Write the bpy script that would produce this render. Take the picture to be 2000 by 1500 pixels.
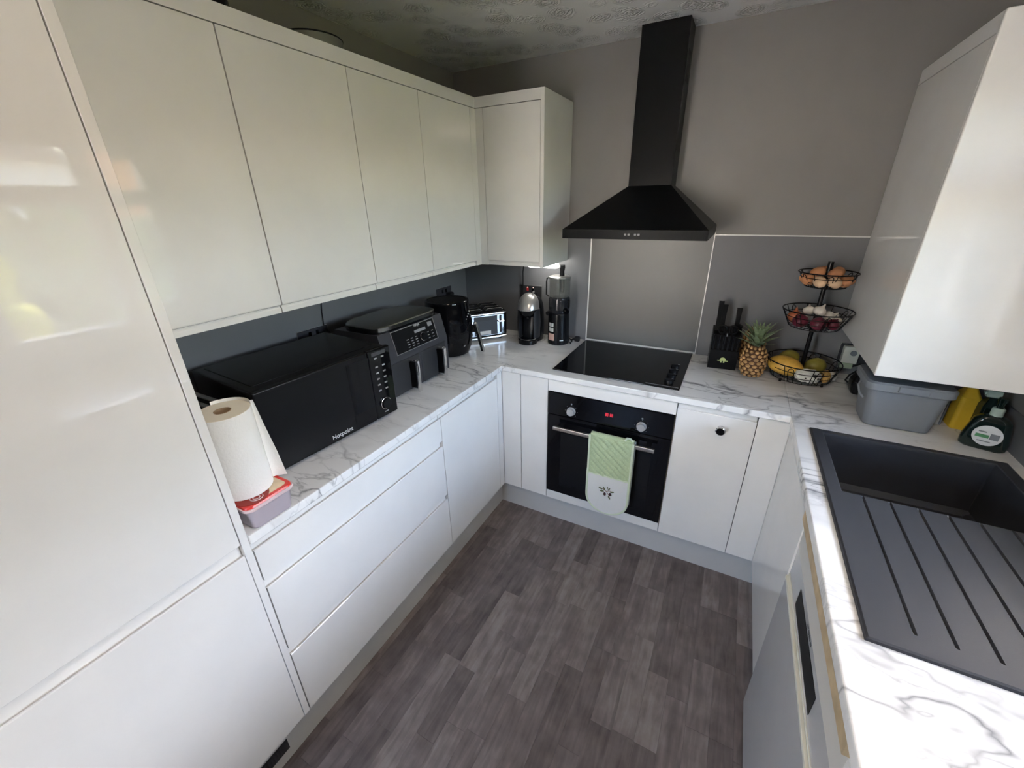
import bpy, bmesh, math, random
from mathutils import Vector, Matrix
R = math.radians
random.seed(7)
for o in list(bpy.data.objects):
    bpy.data.objects.remove(o, do_unlink=True)
S = bpy.context.scene
COL = S.collection

# ------------------------------------------------------------------ camera
CAM = Vector((1.5723, -2.3039, 1.6693))
YAW, PITCH, ROLL, FPX = R(28.2622), R(-23.7292), R(-1.1342), 801.695
fw = Vector((-math.sin(YAW) * math.cos(PITCH), math.cos(YAW) * math.cos(PITCH), math.sin(PITCH)))
rt = Vector((math.cos(YAW), math.sin(YAW), 0))
up = rt.cross(fw)
rt, up = rt * math.cos(ROLL) + up * math.sin(ROLL), up * math.cos(ROLL) - rt * math.sin(ROLL)
cd = bpy.data.cameras.new('camera')
cam = bpy.data.objects.new('camera', cd)
COL.objects.link(cam)
m = Matrix((rt, up, -fw)).transposed().to_4x4()
m.translation = CAM
cam.matrix_world = m
cd.sensor_width = 36
cd.lens = FPX / 2000 * 36
cd.clip_start = 0.02
S.camera = cam

# ------------------------------------------------------------------ light
SUN_EL = R(36)
sd = Vector((-.58, -.81, 0)).normalized() * math.cos(SUN_EL) + Vector((0, 0, -math.sin(SUN_EL)))
W = bpy.data.worlds.new('sky')
S.world = W
W.use_nodes = True
wn = W.node_tree
sky = wn.nodes.new('ShaderNodeTexSky')
sky.sky_type = 'NISHITA'
sky.sun_disc = False
sky.sun_elevation = SUN_EL
sky.sun_rotation = math.atan2(.58, .81)
sky.air_density = 1.0
sky.dust_density = 2.3
sky.ozone_density = 1.2
wn.links.new(sky.outputs[0], wn.nodes['Background'].inputs[0])
wn.nodes['Background'].inputs[1].default_value = 0.55
sl = bpy.data.lights.new('sun', 'SUN')
sl.energy = 9.0
sl.angle = R(0.6)
sl.color = (1, .95, .86)
so = bpy.data.objects.new('sun', sl)
so.rotation_euler = sd.to_track_quat('-Z', 'Y').to_euler()
so.location = (6, 4, 8)
COL.objects.link(so)
pl_ = bpy.data.lights.new('window_portal', 'AREA')
pl_.shape = 'RECTANGLE'
pl_.size, pl_.size_y = 1.06, .99
pl_.cycles.is_portal = True
pl2 = bpy.data.lights.new('fill_door_portal', 'AREA')  # portal for the sky light through the added back door
pl2.shape = 'RECTANGLE'
pl2.size, pl2.size_y = .44, 1.32
pl2.cycles.is_portal = True
po2 = bpy.data.objects.new('fill_door_portal', pl2)
po2.location = (.61, -3.86, 1.15)
po2.rotation_euler = (R(-90), 0, R(180))
COL.objects.link(po2)
po = bpy.data.objects.new('window_portal', pl_)
po.location = (2.72, -1.31, 1.52)
po.rotation_euler = (R(90), 0, R(90))
COL.objects.link(po)
vs = S.view_settings
vs.view_transform = 'Standard'
vs.look = 'None'
vs.gamma = 1
vs.use_curve_mapping = False
vs.exposure = 3.36

# ------------------------------------------------------------------ materials
def nt(m):
    return m.node_tree.nodes, m.node_tree.links

def mat(name, col, rough=.5, metal=0, coat=0, spec=.5, bump=0, bscale=60, var=0, vscale=8, trans=0, emit=None, es=0, alpha=1, ior=1.45, sheen=0):
    m = bpy.data.materials.new(name)
    m.use_nodes = True
    N, L = nt(m)
    p = N['Principled BSDF']
    I = p.inputs
    I['Base Color'].default_value = (*col, 1)
    I['Roughness'].default_value = rough
    I['Metallic'].default_value = metal
    I['Coat Weight'].default_value = coat
    I['Coat Roughness'].default_value = .04
    I['Specular IOR Level'].default_value = spec
    I['Transmission Weight'].default_value = trans
    I['IOR'].default_value = ior
    I['Alpha'].default_value = alpha
    I['Sheen Weight'].default_value = sheen
    if emit:
        I['Emission Color'].default_value = (*emit, 1)
        I['Emission Strength'].default_value = es
    tc = N.new('ShaderNodeTexCoord')
    if bump:
        n = N.new('ShaderNodeTexNoise')
        n.inputs['Scale'].default_value = bscale
        n.inputs['Detail'].default_value = 4
        b = N.new('ShaderNodeBump')
        b.inputs['Strength'].default_value = bump
        b.inputs['Distance'].default_value = .004
        L.new(tc.outputs['Object'], n.inputs['Vector'])
        L.new(n.outputs['Fac'], b.inputs['Height'])
        L.new(b.outputs[0], I['Normal'])
    n2 = N.new('ShaderNodeTexNoise')
    n2.inputs['Scale'].default_value = vscale
    n2.inputs['Detail'].default_value = 5
    L.new(tc.outputs['Object'], n2.inputs['Vector'])
    v = max(var, .02)
    r = N.new('ShaderNodeValToRGB')
    r.color_ramp.elements[0].position = .3
    r.color_ramp.elements[1].position = .7
    r.color_ramp.elements[0].color = (*[c * (1 - v) for c in col], 1)
    r.color_ramp.elements[1].color = (*[min(1, c * (1 + v)) for c in col], 1)
    L.new(n2.outputs['Fac'], r.inputs['Fac'])
    L.new(r.outputs[0], I['Base Color'])
    return m

def math_node(N, L, op, a, b=None, c=None):
    n = N.new('ShaderNodeMath')
    n.operation = op
    for i, v in enumerate((a, b, c)):
        if v is None:
            continue
        if isinstance(v, (int, float)):
            n.inputs[i].default_value = v
        else:
            L.new(v, n.inputs[i])
    return n.outputs[0]

M = {}
M['gloss'] = mat('gloss_white', (.80, .79, .765), .04, spec=.5, bump=.008, bscale=3, coat=.1)
M['carcass'] = mat('carcass_white', (.78, .77, .75), .35)
M['cornice'] = mat('cornice_white', (.80, .79, .77), .25)
M['plinth'] = mat('plinth_greyish', (.56, .555, .54), .35)
M['shadow_gap'] = mat('hinge_gap_grey', (.10, .10, .095), .8)
M['wall'] = mat('wall_grey_paint', (.25, .24, .23), .42, bump=.06, bscale=90, var=.03)
M['splash'] = mat('splash_panel_grey', (.17, .172, .182), .42)
M['wall_white'] = mat('wall_white_paint', (.75, .74, .72), .6, bump=.05, bscale=80)
M['trim'] = mat('trim_silver', (.72, .72, .70), .35, metal=.3)
M['hood'] = mat('hood_black', (.005, .005, .0055), .36, spec=.12)
M['black_gloss'] = mat('black_gloss', (.004, .004, .005), .05, spec=.4)
M['black_satin'] = mat('black_satin', (.008, .008, .009), .26, spec=.28)
M['black_matte'] = mat('black_matte', (.014, .014, .015), .55, spec=.3)
M['dark_plastic'] = mat('dark_plastic', (.03, .03, .033), .38)
M['dark_grey'] = mat('dark_grey_satin', (.045, .045, .052), .36)
M['chrome'] = mat('chrome', (.82, .82, .82), .12, metal=1)
M['chrome_dark'] = mat('chrome_dark', (.38, .38, .39), .16, metal=1)
M['steel'] = mat('brushed_handle', (.46, .43, .39), .34, metal=1)
M['silver'] = mat('silver_plastic', (.52, .51, .49), .28, metal=.75)
M['lid_metal'] = mat('lid_dark_steel', (.30, .295, .28), .2, metal=1)
M['knob_grey'] = mat('knob_grey', (.48, .48, .48), .35, metal=.5)
M['print'] = mat('white_print', (.75, .75, .75), .5)
M['print_grey'] = mat('grey_print', (.28, .28, .28), .5)
M['upvc'] = mat('upvc_white', (.80, .80, .79), .3)
M['paper'] = mat('kitchen_paper', (.86, .84, .80), .9, bump=.25, bscale=150, spec=.1)
M['paper_end'] = mat('paper_end', (.78, .72, .60), .95, spec=.1)
M['card'] = mat('cardboard_tube', (.36, .25, .15), .9)
M['tub'] = mat('cloudy_plastic', (.60, .53, .58), .25, trans=.25)
M['lid_red'] = mat('lid_red', (.72, .045, .035), .3)
M['lid_rim'] = mat('lid_rim_pink', (.75, .58, .58), .3)
M['lid_cream'] = mat('lid_cream', (.75, .60, .40), .4, var=.15, vscale=30)
M['lid_dark'] = mat('lid_dark_red', (.33, .03, .02), .4)
M['sink'] = mat('sink_composite', (.037, .039, .047), .42, bump=.12, bscale=900)
M['sink_bowl'] = M['sink']
M['caddy'] = mat('caddy_grey', (.20, .215, .24), .42)
M['egg'] = mat('egg_brown', (.52, .23, .10), .5, var=.15, vscale=25)
M['egg_pale'] = mat('egg_pale', (.70, .48, .30), .5, var=.08, vscale=25)
M['onion'] = mat('red_onion_skin', (.11, .012, .025), .3, var=.35, vscale=30)
M['onion_brown'] = mat('brown_onion_skin', (.36, .10, .04), .35, var=.3, vscale=30)
M['garlic'] = mat('garlic_skin', (.72, .66, .58), .6, var=.12, vscale=40)
M['mango'] = mat('mango_yellow', (.62, .36, .06), .38, var=.35, vscale=14)
M['mango_green'] = mat('mango_green', (.32, .27, .05), .38, var=.4, vscale=14)
M['packet'] = mat('packet_white', (.68, .66, .60), .45, bump=.6, bscale=40)
M['packet_spot'] = mat('packet_spot', (.05, .045, .04), .5)
M['packet_brown'] = mat('packet_brown', (.50, .30, .08), .5, var=.2)
M['leaf'] = mat('pineapple_leaf', (.26, .34, .19), .4, var=.35, vscale=18)
M['pine_flesh'] = mat('pineapple_rind', (.12, .05, .018), .6, var=.3, vscale=40)
M['pine_eye'] = mat('pineapple_eye', (.50, .29, .12), .5, var=.4, vscale=30)
M['lime'] = mat('emblem_lime', (.55, .62, .25), .5)
M['device'] = mat('device_white', (.62, .64, .58), .45)
M['device_green'] = mat('device_green', (.42, .52, .36), .45)
M['yellow'] = mat('bottle_yellow', (.62, .40, .03), .35, var=.1)
M['soap'] = mat('soap_dark_green', (.006, .016, .014), .12, coat=.3)
M['soap_cap'] = mat('cap_grey_green', (.33, .42, .38), .4)
M['label'] = mat('label_white', (.62, .64, .66), .5)
M['label_green'] = mat('label_green', (.10, .30, .14), .5)
M['label_grey'] = mat('label_grey', (.20, .22, .24), .5)
M['tan'] = mat('tan_batten', (.50, .38, .23), .6, var=.2, vscale=20)
M['dw'] = mat('dishwasher_silver', (.60, .60, .60), .16, metal=.15, coat=.2)
M['dw_fascia'] = mat('dishwasher_fascia', (.66, .63, .58), .35)
M['dw_trim'] = mat('dishwasher_trim', (.76, .74, .64), .35)
M['red_led'] = mat('red_led', (.3, .01, .01), .4, emit=(1, .05, .10), es=.09)
M['red_plastic'] = mat('red_plastic', (.20, .01, .012), .4, emit=(1, .05, .05), es=.01)
M['neon'] = mat('neon_dot', (.9, .6, .5), .4, emit=(1, .7, .6), es=.12)
M['led'] = mat('led_tube', (.9, .9, .85), .4, emit=(1, .97, .90), es=1.6)
M['lamp'] = mat('lamp_glass', (.85, .8, .68), .35, emit=(1, .82, .66), es=2.2)
M['green_pot'] = mat('pot_dark_green', (.03, .075, .05), .3)
M['bowl_grey'] = mat('bowl_grey', (.22, .22, .20), .4)
M['sticker'] = mat('sticker_white', (.75, .74, .72), .5)
M['sticker_pink'] = mat('sticker_pink', (.70, .45, .38), .5)
M['smoke'] = mat('smoked_plastic', (.20, .20, .18), .08, alpha=.35)
M['smoke_dark'] = mat('smoked_dark', (.03, .03, .035), .1, alpha=.8)
M['mitt_green'] = mat('mitt_green', (.45, .55, .34), .9, var=.14, vscale=300, spec=.1, sheen=.2)
M['mitt_edge'] = mat('mitt_edging', (.62, .70, .54), .9, spec=.1)
M['mitt_white'] = mat('mitt_white', (.68, .69, .68), .9, bump=.5, bscale=14, spec=.1)
M['mitt_back'] = mat('mitt_back', (.40, .47, .48), .9, spec=.1)
M['embroidery'] = mat('embroidery_green', (.12, .13, .06), .8)
M['olive'] = mat('embroidery_olive', (.05, .012, .015), .7)
M['olive_stem'] = mat('embroidery_brown', (.28, .16, .12), .8)
M['net'] = mat('net_white', (.65, .62, .60), .6)
M['brick'] = mat('house_brick', (.62, .27, .13), .9, var=.2, vscale=12)
M['roof'] = mat('house_roof', (.22, .15, .12), .9)
M['pale_render'] = mat('pale_render', (.70, .64, .58), .9)
M['hedge'] = mat('hedge_green', (.15, .185, .10), .8, var=.6, vscale=5)
M['shrub'] = mat('shrub_yellow_green', (.35, .36, .06), .8, var=.5, vscale=6)
M['patio'] = mat('patio', (.55, .53, .50), .9, var=.15, vscale=2)

def marble():
    m = bpy.data.materials.new('marble_laminate')
    m.use_nodes = True
    N, L = nt(m)
    p = N['Principled BSDF']
    p.inputs['Roughness'].default_value = .2
    p.inputs['Specular IOR Level'].default_value = .4
    g = N.new('ShaderNodeNewGeometry')
    mp = N.new('ShaderNodeMapping')
    mp.inputs['Rotation'].default_value = (0.3, 0.2, R(33))
    mp.inputs['Scale'].default_value = (.8, 2.3, 1)
    L.new(g.outputs['Position'], mp.inputs[0])
    def noise(scale, detail, dist, seed):
        n = N.new('ShaderNodeTexNoise')
        n.noise_dimensions = '4D'
        n.inputs['W'].default_value = seed
        n.inputs['Scale'].default_value = scale
        n.inputs['Detail'].default_value = detail
        n.inputs['Distortion'].default_value = dist
        L.new(mp.outputs[0], n.inputs['Vector'])
        return n.outputs['Fac']
    def ridge(fac, width, gain):
        a = math_node(N, L, 'SUBTRACT', fac, .5)
        a = math_node(N, L, 'ABSOLUTE', a)
        a = math_node(N, L, 'DIVIDE', a, width)
        a = math_node(N, L, 'SUBTRACT', 1, a)
        a = math_node(N, L, 'MAXIMUM', a, 0)
        a = math_node(N, L, 'POWER', a, 1.6)
        return math_node(N, L, 'MULTIPLY', a, gain)
    v1 = ridge(noise(2.3, 4, .5, 1.3), .022, .85)
    v2 = ridge(noise(4.5, 4, .7, 5.1), .022, .5)
    msk = noise(2.6, 2, .3, 21.3)
    mr = N.new('ShaderNodeMapRange')
    mr.inputs[1].default_value = .42
    mr.inputs[2].default_value = .60
    L.new(msk, mr.inputs[0])
    v = math_node(N, L, 'MAXIMUM', v1, v2)
    v = math_node(N, L, 'MULTIPLY', v, mr.outputs[0])
    cl = noise(3.4, 4, .6, 3.3)
    mr2 = N.new('ShaderNodeMapRange')
    mr2.inputs[1].default_value = .5
    mr2.inputs[2].default_value = .8
    mr2.inputs[4].default_value = .34
    L.new(cl, mr2.inputs[0])
    tot = math_node(N, L, 'ADD', v, mr2.outputs[0])
    tot = math_node(N, L, 'MINIMUM', tot, 1)
    mix = N.new('ShaderNodeMix')
    mix.data_type = 'RGBA'
    mix.inputs[6].default_value = (.83, .825, .81, 1)
    mix.inputs[7].default_value = (.17, .17, .18, 1)
    L.new(tot, mix.inputs[0])
    L.new(mix.outputs[2], p.inputs['Base Color'])
    return m
M['marble'] = marble()

def plank_mat():
    m = bpy.data.materials.new('plank_vinyl')
    m.use_nodes = True
    N, L = nt(m)
    p = N['Principled BSDF']
    oi = N.new('ShaderNodeObjectInfo')
    g = N.new('ShaderNodeNewGeometry')
    off = N.new('ShaderNodeVectorMath')
    off.operation = 'SCALE'
    cmb = N.new('ShaderNodeCombineXYZ')
    r10 = math_node(N, L, 'MULTIPLY', oi.outputs['Random'], 37.0)
    L.new(r10, cmb.inputs[0])
    L.new(r10, cmb.inputs[1])
    add = N.new('ShaderNodeVectorMath')
    add.operation = 'ADD'
    L.new(g.outputs['Position'], add.inputs[0])
    L.new(cmb.outputs[0], add.inputs[1])
    mp = N.new('ShaderNodeMapping')
    mp.inputs['Scale'].default_value = (26, 3.2, 1)
    L.new(add.outputs[0], mp.inputs[0])
    n = N.new('ShaderNodeTexNoise')
    n.inputs['Scale'].default_value = 2.0
    n.inputs['Detail'].default_value = 8
    n.inputs['Distortion'].default_value = .6
    L.new(mp.outputs[0], n.inputs['Vector'])
    n2 = N.new('ShaderNodeTexNoise')
    n2.inputs['Scale'].default_value = 14
    n2.inputs['Detail'].default_value = 6
    L.new(add.outputs[0], n2.inputs['Vector'])
    f = math_node(N, L, 'MULTIPLY', n.outputs['Fac'], .65)
    f2 = math_node(N, L, 'MULTIPLY', n2.outputs['Fac'], .55)
    f3 = math_node(N, L, 'MULTIPLY', oi.outputs['Random'], .30)
    f = math_node(N, L, 'ADD', f, f2)
    f = math_node(N, L, 'ADD', f, f3)
    f = math_node(N, L, 'SUBTRACT', f, .25)
    rp = N.new('ShaderNodeValToRGB')
    e = rp.color_ramp.elements
    e[0].position = .18
    e[0].color = (.09, .070, .064, 1)
    e[1].position = .85
    e[1].color = (.34, .295, .27, 1)
    k = e.new(.5)
    k.color = (.19, .153, .141, 1)
    L.new(f, rp.inputs['Fac'])
    L.new(rp.outputs[0], p.inputs['Base Color'])
    p.inputs['Roughness'].default_value = .42
    b = N.new('ShaderNodeBump')
    b.inputs['Strength'].default_value = .12
    b.inputs['Distance'].default_value = .002
    L.new(n.outputs['Fac'], b.inputs['Height'])
    L.new(b.outputs[0], p.inputs['Normal'])
    return m
M['plank'] = plank_mat()
M['subfloor'] = mat('subfloor_dark', (.03, .025, .022), .9)

def ceiling_mat():
    m = bpy.data.materials.new('ceiling_embossed')
    m.use_nodes = True
    N, L = nt(m)
    p = N['Principled BSDF']
    p.inputs['Base Color'].default_value = (.78, .765, .745, 1)
    p.inputs['Roughness'].default_value = .30
    g = N.new('ShaderNodeNewGeometry')
    wob = N.new('ShaderNodeTexNoise')
    wob.inputs['Scale'].default_value = 9
    L.new(g.outputs['Position'], wob.inputs['Vector'])
    mixv = N.new('ShaderNodeVectorMath')
    mixv.operation = 'MULTIPLY_ADD'
    mixv.inputs[1].default_value = (.035, .035, 0)
    L.new(wob.outputs['Color'], mixv.inputs[0])
    L.new(g.outputs['Position'], mixv.inputs[2])
    v = N.new('ShaderNodeTexVoronoi')
    v.inputs['Scale'].default_value = 9.0
    v.inputs['Randomness'].default_value = .75
    L.new(mixv.outputs[0], v.inputs['Vector'])
    d = v.outputs['Distance']
    n = N.new('ShaderNodeTexNoise')
    n.inputs['Scale'].default_value = 24
    n.inputs['Detail'].default_value = 3
    L.new(g.outputs['Position'], n.inputs['Vector'])
    ph = math_node(N, L, 'MULTIPLY', n.outputs['Fac'], 26)
    ar = math_node(N, L, 'MULTIPLY_ADD', d, 62, ph)
    s = math_node(N, L, 'SINE', ar)
    mk = N.new('ShaderNodeMapRange')
    mk.inputs[1].default_value = .58
    mk.inputs[2].default_value = .30
    mk.inputs[3].default_value = 0
    mk.inputs[4].default_value = 1
    L.new(d, mk.inputs[0])
    n3 = N.new('ShaderNodeTexNoise')
    n3.inputs['Scale'].default_value = 110
    n3.inputs['Detail'].default_value = 2
    L.new(g.outputs['Position'], n3.inputs['Vector'])
    h = math_node(N, L, 'MULTIPLY_ADD', n3.outputs['Fac'], 1.6, s)
    h = math_node(N, L, 'MULTIPLY', h, mk.outputs[0])
    b = N.new('ShaderNodeBump')
    b.inputs['Strength'].default_value = 1.0
    b.inputs['Distance'].default_value = .0045
    L.new(h, b.inputs['Height'])
    L.new(b.outputs[0], p.inputs['Normal'])
    return m
M['ceiling'] = ceiling_mat()

def steel_panel():
    m = bpy.data.materials.new('brushed_steel')
    m.use_nodes = True
    N, L = nt(m)
    p = N['Principled BSDF']
    p.inputs['Base Color'].default_value = (.115, .115, .113, 1)
    p.inputs['Metallic'].default_value = 1
    p.inputs['Roughness'].default_value = .33
    g = N.new('ShaderNodeNewGeometry')
    mp = N.new('ShaderNodeMapping')
    mp.inputs['Scale'].default_value = (1.5, 1, 220)
    L.new(g.outputs['Position'], mp.inputs[0])
    n = N.new('ShaderNodeTexNoise')
    n.inputs['Scale'].default_value = 3
    n.inputs['Detail'].default_value = 4
    L.new(mp.outputs[0], n.inputs['Vector'])
    b = N.new('ShaderNodeBump')
    b.inputs['Strength'].default_value = .06
    b.inputs['Distance'].default_value = .002
    L.new(n.outputs['Fac'], b.inputs['Height'])
    L.new(b.outputs[0], p.inputs['Normal'])
    mr = N.new('ShaderNodeMapRange')
    mr.inputs[3].default_value = .36
    mr.inputs[4].default_value = .5
    L.new(n.outputs['Fac'], mr.inputs[0])
    L.new(mr.outputs[0], p.inputs['Roughness'])
    return m
M['steel_panel'] = steel_panel()

def glass_mat():
    m = bpy.data.materials.new('window_glass')
    m.use_nodes = True
    N, L = nt(m)
    N.remove(N['Principled BSDF'])
    t = N.new('ShaderNodeBsdfTransparent')
    gl = N.new('ShaderNodeBsdfGlossy')
    gl.inputs['Roughness'].default_value = .01
    fr = N.new('ShaderNodeFresnel')
    fr.inputs[0].default_value = 1.3
    mx = N.new('ShaderNodeMixShader')
    L.new(fr.outputs[0], mx.inputs[0])
    L.new(t.outputs[0], mx.inputs[1])
    L.new(gl.outputs[0], mx.inputs[2])
    L.new(mx.outputs[0], N['Material Output'].inputs[0])
    return m
M['glass'] = glass_mat()

# ------------------------------------------------------------------ mesh builder
class B:
    def __init__(s):
        s.bm = bmesh.new()
    def box(s, x0, x1, y0, y1, z0, z1, bev=0, seg=2):
        r = bmesh.ops.create_cube(s.bm, size=1)
        vs_ = r['verts']
        for v in vs_:
            v.co = Vector(((x0 + x1) / 2 + v.co.x * (x1 - x0), (y0 + y1) / 2 + v.co.y * (y1 - y0), (z0 + z1) / 2 + v.co.z * (z1 - z0)))
        if bev:
            es = list({e for v in vs_ for e in v.link_edges})
            bmesh.ops.bevel(s.bm, geom=es, offset=bev, segments=seg, affect='EDGES', profile=.5)
        return s
    def loft(s, rings, cap0=True, cap1=True, close=False):
        vr = [[s.bm.verts.new(p) for p in r] for r in rings]
        n = len(vr[0])
        pairs = list(zip(vr, vr[1:])) + ([(vr[-1], vr[0])] if close else [])
        for a, b in pairs:
            for i in range(n):
                try:
                    s.bm.faces.new((a[i], a[(i + 1) % n], b[(i + 1) % n], b[i]))
                except ValueError:
                    pass
        if not close:
            if cap0:
                s.bm.faces.new(vr[0][::-1])
            if cap1:
                s.bm.faces.new(vr[-1])
        return s
    def lathe(s, prof, n=32, c=(0, 0, 0), sx=1, sy=1, cap0=True, cap1=True):
        rings = []
        for r, z in prof:
            r = max(r, 1e-4)
            rings.append([(c[0] + sx * r * math.cos(2 * math.pi * i / n), c[1] + sy * r * math.sin(2 * math.pi * i / n), c[2] + z) for i in range(n)])
        return s.loft(rings, cap0, cap1)
    def cyl(s, p0, p1, r0, r1=None, n=20):
        r1 = r0 if r1 is None else r1
        p0, p1 = Vector(p0), Vector(p1)
        d = (p1 - p0).normalized()
        a = d.orthogonal().normalized()
        b = d.cross(a)
        rings = []
        for p, r in ((p0, r0), (p1, r1)):
            rings.append([p + (a * math.cos(2 * math.pi * i / n) + b * math.sin(2 * math.pi * i / n)) * r for i in range(n)])
        return s.loft(rings)
    def tube(s, pts, r, n=8, closed=False):
        pts = [Vector(p) for p in pts]
        rings = []
        k = len(pts)
        pa = None
        for i, p in enumerate(pts):
            if closed:
                d = pts[(i + 1) % k] - pts[i - 1]
            else:
                d = pts[min(i + 1, k - 1)] - pts[max(i - 1, 0)]
            d = d.normalized()
            if pa is None:
                a = d.orthogonal().normalized()
            else:
                a = (pa - d * pa.dot(d)).normalized()
            pa = a
            b = d.cross(a)
            rr = r[i] if isinstance(r, (list, tuple)) else r
            rings.append([p + (a * math.cos(2 * math.pi * j / n) + b * math.sin(2 * math.pi * j / n)) * rr for j in range(n)])
        return s.loft(rings, close=closed)
    def ext(s, poly, axis, a0, a1):
        def P(u, v, a):
            return {'x': (a, u, v), 'y': (u, a, v), 'z': (u, v, a)}[axis]
        return s.loft([[P(u, v, a0) for u, v in poly], [P(u, v, a1) for u, v in poly]])
    def ell(s, c, r, n=20, m=12, f=None):
        rings = []
        for j in range(m + 1):
            t = math.pi * j / m
            z = -math.cos(t)
            q = max(math.sin(t), .004)
            k = f(z) if f else 1
            rings.append([(c[0] + r[0] * q * k * math.cos(2 * math.pi * i / n), c[1] + r[1] * q * k * math.sin(2 * math.pi * i / n), c[2] + r[2] * z) for i in range(n)])
        return s.loft(rings)
    def rrect(s, levels, n=6):
        """levels: (cx,cy,hx,hy,rad,z) rounded rectangles lofted upwards"""
        rings = []
        for cx, cy, hx, hy, rad, z in levels:
            ring = []
            for qx, qy, a0 in ((1, 1, 0), (-1, 1, 90), (-1, -1, 180), (1, -1, 270)):
                for k in range(n + 1):
                    a = R(a0 + 90 * k / n)
                    ring.append((cx + qx * (hx - rad) + rad * math.cos(a), cy + qy * (hy - rad) + rad * math.sin(a), z))
            rings.append(ring)
        return s.loft(rings)
    def text(s, txt, size, mw, depth=.0004):
        c = bpy.data.curves.new('t', 'FONT')
        c.body = txt
        c.size = size
        c.extrude = depth
        c.align_x = 'CENTER'
        c.align_y = 'CENTER'
        o = bpy.data.objects.new('t', c)
        me = bpy.data.meshes.new_from_object(o)
        me.transform(mw)
        s.bm.from_mesh(me)
        bpy.data.objects.remove(o)
        bpy.data.curves.remove(c)
        bpy.data.meshes.remove(me)
        return s
    def move(s, v):
        bmesh.ops.translate(s.bm, verts=s.bm.verts, vec=v)
        return s
    def rot(s, ang, axis, cent=(0, 0, 0)):
        bmesh.ops.rotate(s.bm, verts=s.bm.verts, cent=cent, matrix=Matrix.Rotation(ang, 3, axis))
        return s

def mesh_obj(name, b, material, parent=None, smooth=30):
    bmesh.ops.recalc_face_normals(b.bm, faces=b.bm.faces)
    me = bpy.data.meshes.new(name)
    b.bm.to_mesh(me)
    b.bm.free()
    me.materials.append(M[material] if isinstance(material, str) else material)
    if smooth:
        for p in me.polygons:
            p.use_smooth = True
        me.set_sharp_from_angle(angle=R(smooth))
    o = bpy.data.objects.new(name, me)
    if smooth and smooth < 50:
        wnm = o.modifiers.new('weighted_normal', 'WEIGHTED_NORMAL')
        wnm.keep_sharp = True
    COL.objects.link(o)
    if parent:
        o.parent = parent
    return o

def tag(o, label, cat, group=None, kind=None):
    if label:
        o['label'] = label
    if cat:
        o['category'] = cat
    if group:
        o['group'] = group
    if kind:
        o['kind'] = kind
    return o

def thing(name, label, cat, loc=(0, 0, 0), rz=0, group=None):
    o = bpy.data.objects.new(name, None)
    o.empty_display_size = .05
    o.location = loc
    o.rotation_euler = (0, 0, R(rz))
    COL.objects.link(o)
    return tag(o, label, cat, group)

def struct(name, b, material, label=None, smooth=0):
    o = mesh_obj(name, b, material, None, smooth)
    o['kind'] = 'structure'
    if label:
        o['label'] = label
    return o

def wpart(name, b, material, parent, root=None, smooth=30):
    """part given in world coordinates under an unrotated thing"""
    root = root or parent
    b.move(-Vector(root.location))
    return mesh_obj(name, b, material, parent, smooth)

def copy_tree(o, parent=None):
    c = o.copy()
    COL.objects.link(c)
    c.parent = parent
    for ch in list(o.children):
        copy_tree(ch, c)
    return c

# ------------------------------------------------------------------ dimensions
XR = 2.455          # right wall
YF = -3.7           # wall behind the viewer
ZC = 2.3375         # ceiling
WT, WU = .910, .8815  # worktop top / underside
DF = .59            # base door front plane
PZ = .168           # base door bottom
YT = -1.9175        # tall housing side
XWU, ZB, ZT = .353, 1.371, 2.127   # wall units
XRD = 1.866         # right run door plane

# ------------------------------------------------------------------ room shell
struct('wall_left', B().box(-.15, 0, YF - .15, .15, -.05, ZC + .1), 'wall', 'grey painted wall behind the long white cupboards')
struct('wall_back', B().box(0, XR, 0, .15, -.05, ZC + .1), 'wall', 'grey painted wall behind the cooker hood')
PX0, PX1, PZ1 = .20, 1.02, 2.02
struct('wall_front', B().box(0, PX0, YF - .15, YF, -.05, ZC + .1).box(PX1, XR, YF - .15, YF, -.05, ZC + .1).box(PX0, PX1, YF - .15, YF, PZ1, ZC + .1), 'wall')
WY0, WY1, WZ0, WZ1 = -1.82, -.80, 1.05, 2.0
wr = B()
wr.box(XR, XR + .25, YF - .15, WY0, -.05, ZC + .1)
wr.box(XR, XR + .25, WY1, .15, -.05, ZC + .1)
wr.box(XR, XR + .25, WY0, WY1, -.05, WZ0)
wr.box(XR, XR + .25, WY0, WY1, WZ1, ZC + .1)
struct('wall_right', wr, 'wall', 'grey painted wall with the window over the sink')
struct('ceiling', B().box(0, XR, YF, 0, ZC, ZC + .1), 'ceiling', 'white ceiling embossed with swirling rosettes')

struct('sky_blocker', B().box(XR + .25, XR + 1.4, YF - .6, .8, 2.21, 2.33), 'upvc', 'unseen white overhang added above the window to cut high sky')  # out of view; added to block high sky and dim the worktop
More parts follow.
